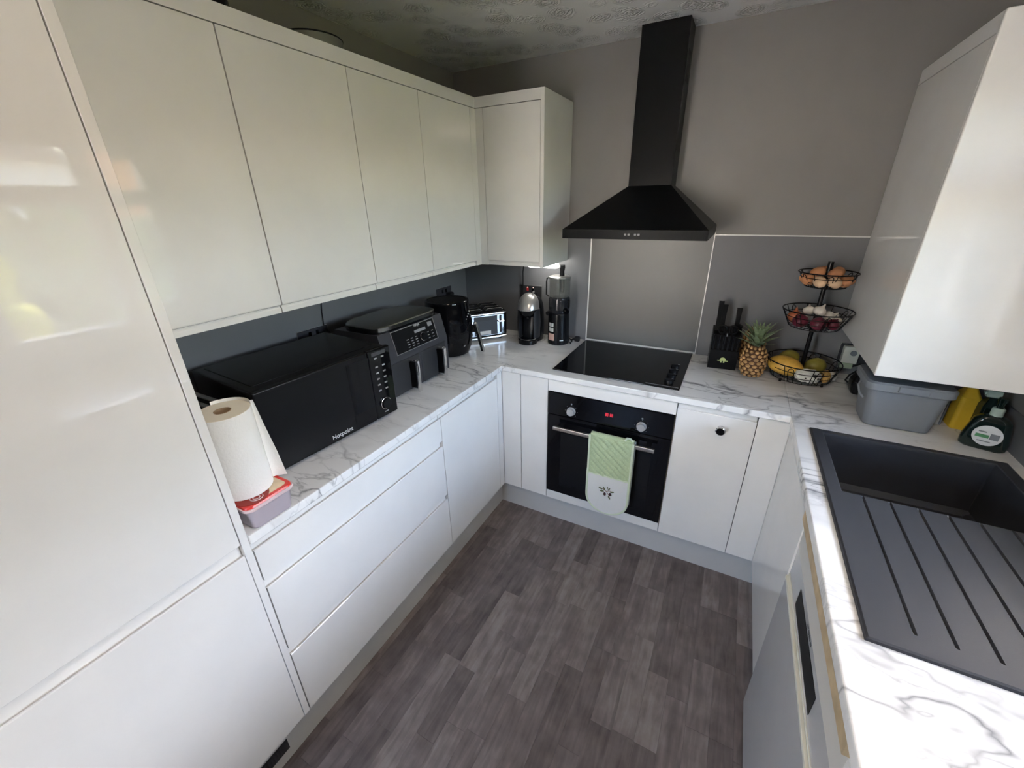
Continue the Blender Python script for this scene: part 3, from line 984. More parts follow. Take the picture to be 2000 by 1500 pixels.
# ------------------------------------------------------------------ sink
c = thing('sink', 'black composite sink with a grooved drainer set in the worktop', 'sink', (2.16, -1.11, WT))
sx0, sx1, sy0, sy1 = 1.905, 2.412, -1.552, -.672
bx0, bx1, by0, by1 = 1.946, 2.372, -1.052, -.702
gx = [1.988 + .0585 * k for k in range(6)]
xs = sorted(set([round(v, 4) for v in
     [sx0, sx0 + .002, sx0 + .006, sx0 + .012, bx0 - .006, bx0 - .003, bx0, bx0 + .002, bx0 + .006, bx0 + .02, bx0 + .05, 2.15, bx1 - .05, bx1 - .02, bx1 - .006, bx1 - .002, bx1, bx1 + .003, bx1 + .006, sx1 - .012, sx1 - .006, sx1 - .002, sx1]
     + [g + o_ for g in gx for o_ in (-.0035, -.002, 0, .002, .0035)]]))
ys = sorted(set([round(v, 4) for v in
     [sy0, sy0 + .002, sy0 + .006, sy0 + .012, -1.505, -1.498, -1.45, -1.40, -1.36, -1.3, -1.2, -1.1, -1.075, by0 - .02, by0 - .012, by0 - .006, by0 - .003, by0, by0 + .002, by0 + .006, by0 + .02, by0 + .05, -.87, by1 - .05, by1 - .02, by1 - .006, by1 - .002, by1, by1 + .003, by1 + .006, sy1 - .012, sy1 - .006, sy1 - .002, sy1]]))
def sink_z(x, y):
    e = min(x - sx0, sx1 - x, y - sy0, sy1 - y)
    top = .0075 if e > .0055 else (.0055 if e > .0015 else .0005)
    inn = min(x - bx0, bx1 - x, y - by0, by1 - y)
    z = top
    if inn >= 0:
        z = -.02 if inn < .0019 else (-.06 if inn < .0055 else (-.17 if inn < .019 else (-.186 if inn < .049 else -.19)))
        if inn < .0004:
            z = -.004
    elif inn > -.0045:
        z = .0055
    if y < by0 - .010 and y > -1.502 and e > .012:
        for k, g in enumerate(gx):
            lim = (-1.502, -1.502, -1.502, -1.41, -1.37, -1.37)[k]
            if y > lim and abs(x - g) < .0012:
                z = top - .0045
            elif y > lim and abs(x - g) < .0025:
                z = top - .0025
    return WT + z
b = B()
gv = [[b.bm.verts.new((x, y, sink_z(x, y))) for x in xs] for y in ys]
for j in range(len(ys) - 1):
    for i in range(len(xs) - 1):
        b.bm.faces.new((gv[j][i], gv[j][i + 1], gv[j + 1][i + 1], gv[j + 1][i]))
wpart('basin', b, 'sink', c, smooth=25)
wpart('waste', B().lathe([(.045, 0), (.045, .003), (.038, .004), (.03, .001), (.001, .001)], 28, (2.16, -.87, WT - .19)), 'chrome', c)

# ------------------------------------------------------------------ microwave
c = thing('microwave', 'black microwave with a dial and button panel next to the kitchen roll', 'microwave', (.266, -1.464, WT), 85.8)
w2, dp2, h = .252, .19, .285
body = mesh_obj('body', B().box(-w2 + .004, w2 - .004, -dp2 + .02, dp2, .012, h - .003, .006, 2), 'black_satin', c)
mesh_obj('top_panel', B().box(-w2 + .03, w2 - .03, -dp2 + .06, dp2 - .03, h - .004, h - .0015, .002, 1), 'black_satin', body)
dr = mesh_obj('door', B().box(-w2, .148, -dp2, -dp2 + .022, .012, h, .006, 3), 'black_satin', c)
mesh_obj('door_glass', B().box(.055, .147, -dp2 - .0008, -dp2, .028, h - .02), 'black_gloss', dr)
cp = mesh_obj('control_panel', B().box(.149, w2, -dp2, -dp2 + .022, .012, h, .006, 3), 'black_gloss', c)
for r_ in range(6):
    for k in range(2):
        zz = .252 - r_ * .0235 - (.01 if r_ else 0)
        xx = .18 + k * .032
        mesh_obj('button_mark', B().box(xx - .006, xx + .006, -dp2 - .0008, -dp2, zz - .0028, zz + .0028), 'print_grey', cp, 0)
mesh_obj('display', B().box(.165, .228, -dp2 - .0006, -dp2, .262, .275), 'dark_grey', cp, 0)
mesh_obj('dial', B().cyl((.196, -dp2, .066), (.196, -dp2 - .012, .066), .022, .020, 32), 'black_satin', cp)
mesh_obj('dial_ring', B().tube([(.196 + .0225 * math.cos(a * math.pi / 18), -dp2 - .003, .066 + .0225 * math.sin(a * math.pi / 18)) for a in range(36)], .0016, 8, True), 'chrome', cp)
mesh_obj('button_mark', B().box(.187, .205, -dp2 - .0008, -dp2, .030, .034), 'print_grey', cp, 0)
MX = Matrix.Translation((-.005, -dp2 - .0004, .0335)) @ Matrix.Rotation(R(90), 4, 'X')
lg = mesh_obj('logo_lettering', B().text('Hotpoint', .0225, MX), 'print', dr, 0)
lg['label'] = 'white Hotpoint lettering'
for sx in (-1, 1):
    for sy in (-1, 1):
        mesh_obj('foot', B().cyl((sx * .2, sy * .15, 0), (sx * .2, sy * .15, .013), .013), 'black_matte', c)

# trays stored on edge between microwave and housing
for k, (yy, z1, l0, l1) in enumerate(((-1.752, .245, .05, .33), (-1.772, .232, .05, .31))):
    c = thing('baking_tray', ('dark baking tray with silver rim standing beside the microwave', 'lower dark baking tray standing against the kitchen roll')[k], 'tray', (.19, yy, WT))
    mesh_obj('pan', B().box(-.14, .14, -.002, .002, .001, z1 - .006), 'black_matte', c, 0)
    mesh_obj('rim', B().box(-.142, .142, -.007, .007, z1 - .008, z1, .002, 1), 'steel', c)

# ------------------------------------------------------------------ dual drawer air fryer
c = thing('dual_air_fryer', 'wide black two-drawer air fryer with silver lid and chrome handles', 'air fryer', (.235, -.963, WT), 90)
w2 = .206
prof = [(-.150, .012), (-.152, .165), (-.150, .178), (-.122, .285), (.12, .285), (.138, .26), (.14, .012)]
body = mesh_obj('body', B().ext(prof, 'x', -w2, w2), 'dark_grey', c, 20)
bmesh_lid = B()
def lid_ring(z, g=0):
    ring = []
    for k in range(40):
        a = 2 * math.pi * k / 40
        cs, sn = math.cos(a), math.sin(a)
        ex = .35 if sn < 0 else .62
        ring.append(((w2 - .004 - g) * math.copysign(abs(cs) ** ex, cs), -.004 + (.122 - g) * math.copysign(abs(sn) ** ex, sn), z))
    return ring
ld = mesh_obj('lid', B().loft([lid_ring(.284), lid_ring(.292)]), 'black_gloss', c)
mesh_obj('lid_plate', B().loft([lid_ring(.292, .001), lid_ring(.307, .001), lid_ring(.311, .005)]), 'lid_metal', ld, 40)
th_ = math.atan2(.107, .028)     # slope of the control face
def panel_pt(u, v, off=0):       # u across, v up the slope from its foot
    dy, dz = .028 / .1106, .107 / .1106
    return (u, -.150 + dy * v - dz * off, .178 + dz * v + dy * off)
def panel_box(b, u0, u1, v0, v1, off):
    b.loft([[panel_pt(u, v, 0) for u, v in ((u0, v0), (u1, v0), (u1, v1), (u0, v1))], [panel_pt(u, v, off) for u, v in ((u0, v0), (u1, v0), (u1, v1), (u0, v1))]])
    return b
cp = mesh_obj('control_panel', panel_box(B(), -.135, .140, .008, .104, .0015), 'black_satin', c, 0)
b = B()
for a in ((-.137, .142, .006, .0085), (-.137, .142, .1035, .106), (-.137, -.1345, .006, .106), (.1395, .142, .006, .106)):
    panel_box(b, *a, .0022)
mesh_obj('panel_outline', b, 'silver', cp, 0)
pc = Vector(panel_pt(.045, .040, .0015))
nrm = Vector((0, -.107, .028)).normalized()
mesh_obj('dial', B().cyl(pc, pc + nrm * .010, .0165, .0155, 28), 'black_satin', cp)
vv = Vector((0, .028, .107)).normalized()
mesh_obj('dial_ring', B().tube([pc + nrm * .004 + (Vector((1, 0, 0)) * math.cos(a * math.pi / 16) + vv * math.sin(a * math.pi / 16)) * .0185 for a in range(32)], .0014, 6, True), 'chrome', cp)
mesh_obj('display_bar', panel_box(B(), .0, .075, .067, .079, .0022), 'print_grey', cp, 0)
mesh_obj('display_bar', panel_box(B(), .095, .125, .074, .094, .0022), 'print_grey', cp, 0)
for k in range(12):
    u = -.06 + (k % 3) * .028
    v = .018 + (k // 3) * .011
    mesh_obj('button_mark', panel_box(B(), u, u + .013, v, v + .003, .0021), 'print_grey', cp, 0)
for k in range(6):
    u = .078 + (k % 2) * .03
    v = .022 + (k // 2) * .014
    mesh_obj('button_mark', panel_box(B(), u, u + .012, v, v + .003, .0021), 'print_grey', cp, 0)
rotp = Matrix((Vector((1, 0, 0)), vv, nrm)).transposed().to_4x4()
lg = mesh_obj('logo_lettering', B().text('NINJA', .014, Matrix.Translation(panel_pt(.025, .099, .0024)) @ rotp), 'print', cp, 0)
lg['label'] = 'white NINJA lettering'
for k, u in enumerate((-.0965, .0965)):
    dr = mesh_obj('drawer', B().rrect([(u, -.10, .093, .056, .012, .014), (u, -.101, .094, .057, .012, .10), (u, -.099, .093, .056, .012, .158)]), 'dark_plastic', c)
    hx_ = u + .02
    mesh_obj('handle', B().box(hx_ - .009, hx_ + .009, -.203, -.193, .006, .150, .003, 2).box(hx_ - .009, hx_ + .009, -.196, -.150, .146, .153, .002, 1), 'chrome', dr)
    mesh_obj('handle_core', B().box(hx_ - .006, hx_ + .006, -.197, -.150, .02, .14, .002, 1), 'black_gloss', dr)
for sx in (-1, 1):
    for sy in (-1, 1):
        mesh_obj('foot', B().cyl((sx * .16, sy * .11, 0), (sx * .16, sy * .11, .014), .012), 'black_matte', c)

# ------------------------------------------------------------------ round air fryer
c = thing('round_air_fryer', 'tall round glossy black air fryer with a silver-edged basket handle', 'air fryer', (.235, -.535, WT), 112)
bd = mesh_obj('body', B().lathe([(.088, 0), (.102, .006), (.122, .05), (.1285, .10), (.1285, .132), (.1275, .134), (.1275, .137), (.1285, .139), (.1265, .19), (.120, .25), (.1165, .285), (.1175, .291), (.114, .297), (.106, .297), (.102, .292), (.05, .2935), (.001, .294)], 48), 'black_gloss', c, 40)
mesh_obj('top_disc', B().lathe([(.10, .2925), (.099, .294), (.001, .2955)], 40), 'black_matte', bd)
hb = mesh_obj('handle', B().box(-.014, .014, -.150, -.115, .120, .158, .006, 2).loft([[(-.013, -.140, .165), (.013, -.140, .165), (.013, -.154, .160), (-.013, -.154, .160)], [(-.013, -.160, .08), (.013, -.160, .08), (.013, -.174, .08), (-.013, -.174, .08)], [(-.012, -.176, .012), (.012, -.176, .012), (.012, -.188, .012), (-.012, -.188, .012)]]), 'black_gloss', c)
mesh_obj('handle_trim', B().loft([[(-.014, -.154, .163), (.014, -.154, .163), (.014, -.158, .161), (-.014, -.158, .161)], [(-.014, -.174, .08), (.014, -.174, .08), (.014, -.178, .08), (-.014, -.178, .08)], [(-.013, -.188, .009), (.013, -.188, .009), (.013, -.192, .009), (-.013, -.192, .009)]]), 'silver', hb)
mesh_obj('release_button', B().ell((0, -.146, .168), (.012, .010, .008), 14, 8), 'silver', hb)
for k in range(4):
    a = R(-90 - 26 + k * 5)
    zz = .205 + k * .012
    mesh_obj('control_icon', B().ell((.125 * math.cos(a), .125 * math.sin(a), zz), (.003, .003, .003), 8, 6), 'print', bd)
mesh_obj('logo_mark', B().box(-.075, -.055, -.112, -.108, .062, .068).rot(R(-8), 'Z'), 'print_grey', bd, 0)

# ------------------------------------------------------------------ toaster
c = thing('toaster', 'chrome and black four-slice toaster in the worktop corner', 'toaster', (.216, -.192, WT), 50)
body = mesh_obj('body', B().box(-.14, .14, -.12, .118, .012, .178, .022, 4), 'black_satin', c)
mesh_obj('front_plate', B().box(-.118, .118, -.1255, -.118, .03, .155, .003, 1), 'chrome_dark', c)
mesh_obj('front_inset', B().box(-.072, .072, -.1262, -.125, .036, .150), 'dark_grey', c, 0)
mesh_obj('trim_strip', B().box(-.13, .13, -.127, -.112, .160, .168, .002, 1), 'chrome', c)
mesh_obj('trim_strip', B().box(-.13, .13, -.127, -.112, .014, .024, .002, 1), 'chrome', c)
mesh_obj('maker_label', B().box(-.05, .03, -.1268, -.126, .04, .062), 'sticker', c, 0)
mesh_obj('maker_label', B().box(-.06, .05, -.1268, -.126, .125, .145), 'dark_plastic', c, 0)
for xx in (-.093, .093):
    mesh_obj('lever_slot', B().box(xx - .007, xx + .007, -.1268, -.125, .045, .15), 'dark_plastic', c, 0)
    mesh_obj('lever', B().box(xx - .02, xx + .02, -.147, -.126, .112, .121, .003, 1), 'chrome', c)
for yy in (-.085, -.035, .03, .08):
    for xx in (-.065, .065):
        mesh_obj('slot', B().box(xx - .055, xx + .055, yy - .014, yy + .014, .177, .1795), 'black_matte', c, 0)
        mesh_obj('slot_rail', B().tube([(xx - .052, yy - .012, .18), (xx - .04, yy - .012, .188), (xx + .04, yy - .012, .188), (xx + .052, yy - .012, .18)], .0018, 6), 'chrome', c)
for sx in (-1, 1):
    for sy in (-1, 1):
        mesh_obj('foot', B().cyl((sx * .1, sy * .085, 0), (sx * .1, sy * .085, .014), .012), 'black_matte', c)

# ------------------------------------------------------------------ coffee machine
c = thing('coffee_machine', 'black capsule coffee machine with a silver domed head', 'coffee machine', (.548, -.155, WT), 8)
mesh_obj('drip_tray', B().lathe([(.054, 0), (.057, .004), (.057, .026), (.054, .03), (.046, .030), (.044, .026), (.001, .026)], 36, (0, -.045, 0)), 'black_gloss', c)
mesh_obj('tray_rim', B().tube([(.05 * math.cos(a * math.pi / 20), -.045 + .05 * math.sin(a * math.pi / 20), .031) for a in range(40)], .0014, 6, True), 'silver', c)
rings = []
for z, cy, hx, hy in ((0, .045, .062, .07), (.04, .045, .068, .075), (.10, .049, .068, .068), (.17, .05, .066, .056), (.21, .045, .062, .06), (.24, .038, .054, .058), (.258, .03, .042, .045), (.268, .022, .018, .02)):
    rings.append([(hx * math.copysign(abs(math.cos(2 * math.pi * k / 36)) ** .8, math.cos(2 * math.pi * k / 36)), cy + hy * math.copysign(abs(math.sin(2 * math.pi * k / 36)) ** .8, math.sin(2 * math.pi * k / 36)), z) for k in range(36)])
mesh_obj('body', B().loft(rings), 'black_satin', c, 60)
ck = B()
for sx in (-1, 1):
    ck.loft([[(sx * .040, -.06, .03), (sx * .055, -.05, .03), (sx * .06, .0, .03), (sx * .045, .0, .03)], [(sx * .046, -.072, .12), (sx * .060, -.06, .12), (sx * .064, .0, .12), (sx * .048, .0, .12)], [(sx * .042, -.066, .20), (sx * .056, -.055, .20), (sx * .06, .0, .20), (sx * .045, .0, .20)]])
mesh_obj('side_cheeks', ck, 'dark_plastic', c, 60)
mesh_obj('neck', B().lathe([(.036, .16), (.05, .175), (.057, .198)], 28, (0, -.035, 0)), 'black_gloss', c)
sh = B()
rings = []
for j in range(11):
    t = R(90 * j / 10)
    rings.append([((.062 * math.cos(t) ** .8 + .001) * math.cos(2 * math.pi * k / 36), -.037 + (.062 * math.cos(t) ** .8 + .001) * math.sin(2 * math.pi * k / 36) + .018 * math.sin(t), .203 + .086 * math.sin(t)) for k in range(36)])
mesh_obj('silver_head', sh.loft(rings), 'silver', c, 60)
mesh_obj('head_band', B().tube([(.0625 * math.cos(a * math.pi / 20), -.037 + .0615 * math.sin(a * math.pi / 20), .203) for a in range(40)], .003, 8, True), 'chrome', c)
mesh_obj('lever', B().tube([(.02, -.02, .285), (.03, -.03, .30), (.034, -.045, .303)], .005, 8), 'silver', c)
mesh_obj('spout', B().cyl((0, -.045, .15), (0, -.045, .19), .012, .02), 'black_gloss', c)

# ------------------------------------------------------------------ slow juicer
c = thing('juicer', 'tall black upright slow juicer with a smoky clear hopper', 'juicer', (.716, -.122, WT), 0)
mesh_obj('motor_base', B().lathe([(.056, 0), (.062, .004), (.0625, .02), (.061, .12), (.060, .175), (.057, .182), (.05, .184)], 40), 'black_satin', c)
mesh_obj('juicing_bowl', B().lathe([(.056, .184), (.060, .19), (.060, .262), (.057, .27), (.05, .272)], 40), 'smoke_dark', c)
mesh_obj('auger', B().lathe([(.03, .185), (.038, .2), (.034, .25), (.02, .268)], 24), 'black_satin', c)
mesh_obj('hopper', B().lathe([(.052, .271), (.058, .276), (.0595, .38), (.0560, .38), (.0545, .277), (.04, .274)], 40, cap0=False, cap1=False), 'smoke', c)
mesh_obj('hopper_lid', B().lathe([(.060, .378), (.0605, .384), (.05, .388), (.02, .389)], 40), 'silver', c)
mesh_obj('pusher', B().lathe([(.014, .30), (.0145, .385), (.012, .41), (.016, .432), (.015, .445)], 24, (.012, 0, 0)), 'black_satin', c)
mesh_obj('hopper_handle', B().tube([(-.058, -.005, .375), (-.074, -.008, .372), (-.077, -.008, .35), (-.077, -.008, .28), (-.06, -.005, .268)], .004, 8), 'black_satin', c)
mesh_obj('juice_spout', B().cyl((-.03, -.05, .195), (-.04, -.078, .188), .013, .012), 'black_gloss', c)
mesh_obj('pulp_spout', B().cyl((.045, -.03, .205), (.066, -.045, .198), .014, .013), 'black_gloss', c)
mesh_obj('bowl_clip', B().box(.052, .066, -.02, .0, .215, .26, .003, 1), 'black_gloss', c)
def curved(b, a0, a1, r, z0, z1, n=8, t=.0008):
    for k in range(n):
        q0, q1 = R(a0 + (a1 - a0) * k / n), R(a0 + (a1 - a0) * (k + 1) / n)
        b.loft([[(rr * math.cos(q), rr * math.sin(q), z) for rr, q in ((r, q0), (r + t, q0), (r + t, q1), (r, q1))] for z in (z0, z1)])
    return b
st1 = B()
for z0 in (.108, .080):
    curved(st1, -128, -114, .0615, z0, z0 + .022)
    curved(st1, -111, -97, .0615, z0, z0 + .022)
mesh_obj('sticker', st1, 'sticker', c, 0)
mesh_obj('sticker', curved(B(), -132, -92, .0622, .028, .068), 'sticker_pink', c, 0)
mesh_obj('logo_mark', curved(B(), -62, -42, .0622, .028, .033), 'print', c, 0)
mesh_obj('power_lead', B().tube([(.03, .05, .03), (.06, .05, .012), (.075, .03, .006), (.07, .01, .006), (.085, -.02, .012)], .0035, 8), 'black_matte', c)
tag(mesh_obj('plug', B().box(.795, .825, -.068, -.042, WT, WT + .03, .006, 2).cyl((.796, -.055, WT + .016), (.785, -.075, WT + .012), .006), 'black_matte'), 'loose black plug lying beside the juicer', 'plug')

# ------------------------------------------------------------------ sockets
def socket(label, loc, rz, red=False, group=None):
    c = thing('socket', label, 'socket', loc, rz)
    mesh_obj('plate', B().box(-.074, .074, -.008, 0, -.044, .044, .002, 1), 'dark_grey' if not red else 'dark_plastic', c)
    mesh_obj('plate_edge', B().box(-.0745, .0745, -.0045, 0, -.0448, .0448), 'silver', c)
    for k, xx in enumerate((-.018, .018)):
        mesh_obj('switch', B().box(xx - .007, xx + .007, -.0115, -.008, .012, .034, .0015, 1), 'red_plastic' if (red and k == 0) else 'black_gloss', c)
        if red:
            mesh_obj('indicator', B().ell((xx - (.0 if k == 0 else -.002), -.0118, .034), (.003, .001, .003), 8, 6), 'neon', c)
    for xx in (-.042, .042):
        for dx, dz, w_, h_ in ((0, .0, .003, .008), (-.011, -.02, .006, .003), (.011, -.02, .006, .003)):
            mesh_obj('pin_hole', B().box(xx + dx - w_, xx + dx + w_, -.0086, -.008, dz - h_ * .6 - .004, dz + h_ * .6 - .004), 'black_matte', c, 0)
    return c
socket('black double socket on the left wall behind the round air fryer', (.006, -.26, 1.163), 90)
socket('black double socket on the left wall behind the microwave', (.006, -1.198, 1.150), 90)
socket('black double socket with red switches behind the coffee machine', (.482, -.006, 1.165), 0, True)
tag(mesh_obj('plug', B().box(.014, .05, -.245, -.205, 1.13, 1.175, .008, 2).tube([(.04, -.225, 1.135), (.050, -.23, 1.12), (.040, -.245, 1.108)], .004, 8), 'black_matte'), 'black plug in the socket behind the round air fryer', 'plug')
tag(mesh_obj('plug', B().box(.014, .045, -1.175, -1.135, 1.125, 1.172, .006, 2).tube([(.035, -1.155, 1.13), (.045, -1.155, 1.10), (.04, -1.16, 1.02), (.03, -1.165, .915)], .004, 8), 'black_matte'), 'black plug in the socket behind the microwave', 'plug')
tag(mesh_obj('cable', B().tube([(.012, -1.12, 1.375), (.012, -1.125, 1.32), (.011, -1.135, 1.25), (.012, -1.14, 1.18)], .002, 6), 'black_matte'), 'thin dark cable hanging from wall cabinet above the microwave socket', 'cable')

# under-cabinet light
c = thing('under_cabinet_light', 'short lit white light bar under the corner wall cabinet', 'light', (.617, -.13, ZB + .012))
mesh_obj('housing', B().box(-.115, .09, -.022, .022, -.018, 0, .002, 1), 'upvc', c)
mesh_obj('tube', B().box(-.085, .088, -.02, .02, -.045, -.018, .006, 2), 'led', c)
mesh_obj('end_cap', B().box(-.112, -.086, -.02, .02, -.043, -.018, .003, 1), 'upvc', c)
tag(mesh_obj('cable', B().tube([(.503, -.075, 1.365), (.48, -.06, 1.36), (.455, -.045, 1.34), (.44, -.03, 1.29), (.435, -.02, 1.2), (.43, -.018, 1.08), (.425, -.018, .915)], .004, 8), 'black_matte'), 'black cable running down from the under-cabinet light', 'cable')

# ------------------------------------------------------------------ kitchen roll on tub
TZ = WT + .078
c = thing('food_tub', 'cloudy plastic ice cream tub with a red lid', 'tub', (.515, -1.842, WT))
mesh_obj('tub', B().rrect([(0, 0, .080, .052, .016, .001), (0, 0, .083, .055, .016, .006), (0, 0, .090, .062, .018, .066)]), 'tub', c)
ld = mesh_obj('lid', B().rrect([(0, 0, .094, .066, .02, .062), (0, 0, .096, .068, .02, .066), (0, 0, .096, .068, .02, .072)]), 'lid_rim', c)
mesh_obj('lid_top', B().rrect([(0, 0, .093, .065, .019, .072), (0, 0, .091, .063, .019, .0765)]), 'lid_red', ld)
mesh_obj('lid_picture', B().rrect([(0, .002, .080, .052, .012, .0765), (0, .002, .080, .052, .012, .0775)]), 'lid_cream', ld)
mesh_obj('lid_badge', B().lathe([(.04, .0765), (.04, .0778), (.001, .0778)], 28, (.050, -.024, 0)), 'lid_dark', ld)
b = B()
for r_ in (.008, .015):
    b.tube([(.066 + r_ * math.cos(a * math.pi / 12), -.022 + r_ * math.sin(a * math.pi / 12), .0779) for a in range(24)], .0012, 6, True)
mesh_obj('lid_swirl', b, 'lid_rim', ld)
b = B().box(.045, .050, .012, .030, .0775, .0779).box(.036, .040, .010, .034, .0775, .0779).box(-.01, .01, .03, .042, .0775, .0779)
mesh_obj('lid_print', b, 'label_grey', ld, 0)
c = thing('kitchen_roll', 'white kitchen paper roll standing on the red-lidded tub', 'kitchen roll', (.520, -1.848, TZ + .001))
mesh_obj('paper', B().lathe([(.019, 0), (.060, 0), (.0605, .002), (.0605, .226), (.060, .228), (.019, .228)], 48, cap0=False, cap1=False), 'paper', c, 40)
mesh_obj('end_face', B().lathe([(.0195, .228), (.0198, .2284), (.0595, .2284), (.0598, .228)], 48, cap0=False, cap1=False), 'paper_end', c)
mesh_obj('core', B().lathe([(.0190, .0), (.0190, .229), (.0178, .229), (.0178, .0)], 32, cap0=False, cap1=False), 'card', c)
sheet = B()
rings = []
for z_, fl_ in ((.001, .034), (.08, .026), (.16, .015), (.236, .006)):
    pts = []
    for k in range(9):
        a = R(175 - k * 13)
        pts.append((.0615 * math.cos(a), .0615 * math.sin(a)))
    ex, ey = pts[-1]
    for k in range(1, 5):
        t = k / 4
        pts.append((ex + fl_ * t * (.45 + .25 * t), ey + fl_ * t * (.95 - .2 * t)))
    rings.append([(x_, y_, z_) for x_, y_ in pts] + [(x_ * 1.006, y_ * 1.006, z_) for x_, y_ in pts[::-1]])
sheet.loft(rings)
mesh_obj('loose_sheet', sheet, 'paper', c, 40)

# ------------------------------------------------------------------ knife block
c = thing('knife_block', 'black knife block holding black-handled knives and scissors', 'knife block', (1.588, -.118, WT), 4)
mesh_obj('block', B().ext([(-.062, 0), (-.066, .095), (-.044, .097), (-.038, .165), (.055, .185), (.062, 0)], 'x', -.062, .062), 'black_satin', c, 20)
b = B()
em = B().lathe([(.013, 0), (.013, .001), (.001, .001)], 24).rot(R(90), 'X').move((0, -.0642, .047))
for v in [v for v in em.bm.verts if v.co.z < .042]:
    v.co.z = .042
for xx in (-1, 1):
    em.box(xx * .0145 - .0085, xx * .0145 + .0085, -.0655, -.0640, .041, .0445)
    em.box(xx * .006 - .003, xx * .006 + .003, -.0652, -.0638, .033, .042)
e_ = mesh_obj('emblem', em, 'lime', c, 0)
e_['label'] = 'pale lime emblem'
for k in range(6):
    xx = -.052 + k * .0208
    kn = mesh_obj('steak_knife_handle', B().box(xx - .0058, xx + .0058, -.063, -.046, .088, .168, .003, 2), 'black_gloss', c)
for xx, zt, hw in ((-.045, .315, .0105), (-.026, .300, .0105), (.037, .288, .0105)):
    h_ = mesh_obj('knife_handle', B().loft([[(xx - hw, .0, .172), (xx + hw, .0, .172), (xx + hw, .026, .172), (xx - hw, .026, .172)], [(xx - hw * .85, .008, (zt + .172) / 2), (xx + hw * .85, .008, (zt + .172) / 2), (xx + hw * .85, .034, (zt + .172) / 2), (xx - hw * .85, .034, (zt + .172) / 2)], [(xx - hw * 1.1, .012, zt), (xx + hw * 1.1, .012, zt), (xx + hw * 1.1, .042, zt - .006), (xx - hw * 1.1, .042, zt - .006)]]), 'black_satin', c, 20)
b = B()
for sx in (-1, 1):
    b.tube([(sx * .023 + .017 * math.cos(a * math.pi / 10), -.030 + .0, .188 + .02 * math.sin(a * math.pi / 10)) for a in range(20)], .0055, 8, True)
mesh_obj('scissor_handles', b, 'black_satin', c)
mesh_obj('scissor_pivot', B().box(-.002, .002, -.041, -.034, .158, .172), 'chrome', c)
mesh_obj('peeler_handle', B().box(.046, .053, -.005, .02, .17, .21, .002, 1).box(.056, .061, -.005, .02, .17, .205, .002, 1), 'black_satin', c)

# ------------------------------------------------------------------ pineapples
def pineapple(label, loc, h, r, crown, seed):
    rr = random.Random(seed)
    c = thing('pineapple', label, 'pineapple', loc)
    def rad(t):
        return r * (max(0, 1 - abs(2 * t - .92) ** 3.2)) ** .5 if 0 < t < 1 else r * .35
    mesh_obj('rind', B().lathe([(max(.5 * r, .93 * rad(k / 14)), h * k / 14) for k in range(15)], 28), 'pine_flesh', c)
    b = B()
    rows = 9
    for j in range(rows):
        t = (j + .6) / (rows + .2)
        nn = 11
        for i in range(nn):
            a = 2 * math.pi * (i + .5 * (j % 2)) / nn
            q = max(.55 * r, .93 * rad(t))
            n_ = Vector((math.cos(a), math.sin(a), 0))
            tang = Vector((-math.sin(a), math.cos(a), 0))
            c0 = n_ * q + Vector((0, 0, h * t))
            sw, shh = math.pi * q / nn * .82, h / rows * .5
            base = [c0 + tang * sw * math.cos(k * math.pi / 3) + Vector((0, 0, shh * math.sin(k * math.pi / 3))) for k in range(6)]
            mid = [c0 + n_ * r * .085 + tang * sw * .72 * math.cos(k * math.pi / 3) + Vector((0, 0, shh * .72 * math.sin(k * math.pi / 3))) for k in range(6)]
            tip = [c0 + n_ * r * .13 + tang * sw * .15 * math.cos(k * math.pi / 3) + Vector((0, 0, shh * .15 * math.sin(k * math.pi / 3) + shh * .1)) for k in range(6)]
            b.loft([base, mid, tip], cap0=False)
    mesh_obj('rind_eyes', b, 'pine_eye', c, 20)
    if crown:
        lf = B()
        for side in (-1, 1):
            pass
        rings = []
        for k in range(7):
            t = k / 6
            w_ = .0135 * (1 - t ** 2) + .0004
            yb_ = .022 * t ** 2
            rings.append([(-w_, -yb_, t), (0, -yb_ + .003 * (1 - t), t), (w_, -yb_, t), (0, -yb_ - .0005, t)])
        lf.loft(rings)
        me = None
        for k in range(46):
            tt = k / 45
            a = k * 2.39996
            tilt = 54 - 48 * tt + rr.uniform(-5, 5)
            l = (.05 + .05 * math.sin(math.pi * min(1, .15 + tt * .8))) * rr.uniform(.85, 1.1)
            if me is None:
                o = mesh_obj('leaf', lf, 'leaf', c, 60)
                me = o.data
            else:
                o = bpy.data.objects.new('leaf', me)
                COL.objects.link(o)
                o.parent = c
            zz = h * .97 + .045 * tt
            o.location = (.012 * (1 - tt) * math.sin(a), -.012 * (1 - tt) * math.cos(a), zz)
            o.rotation_euler = (R(tilt), 0, a)
            o.scale = (1 - .3 * tt, 1, l)
    return c
pineapple('ripe pineapple with green leafy crown standing beside the knife block', (1.718, -.206, WT), .148, .054, True, 2)
pineapple('browner pineapple without visible crown behind the leafy one', (1.712, -.068, WT), .195, .052, False, 4)

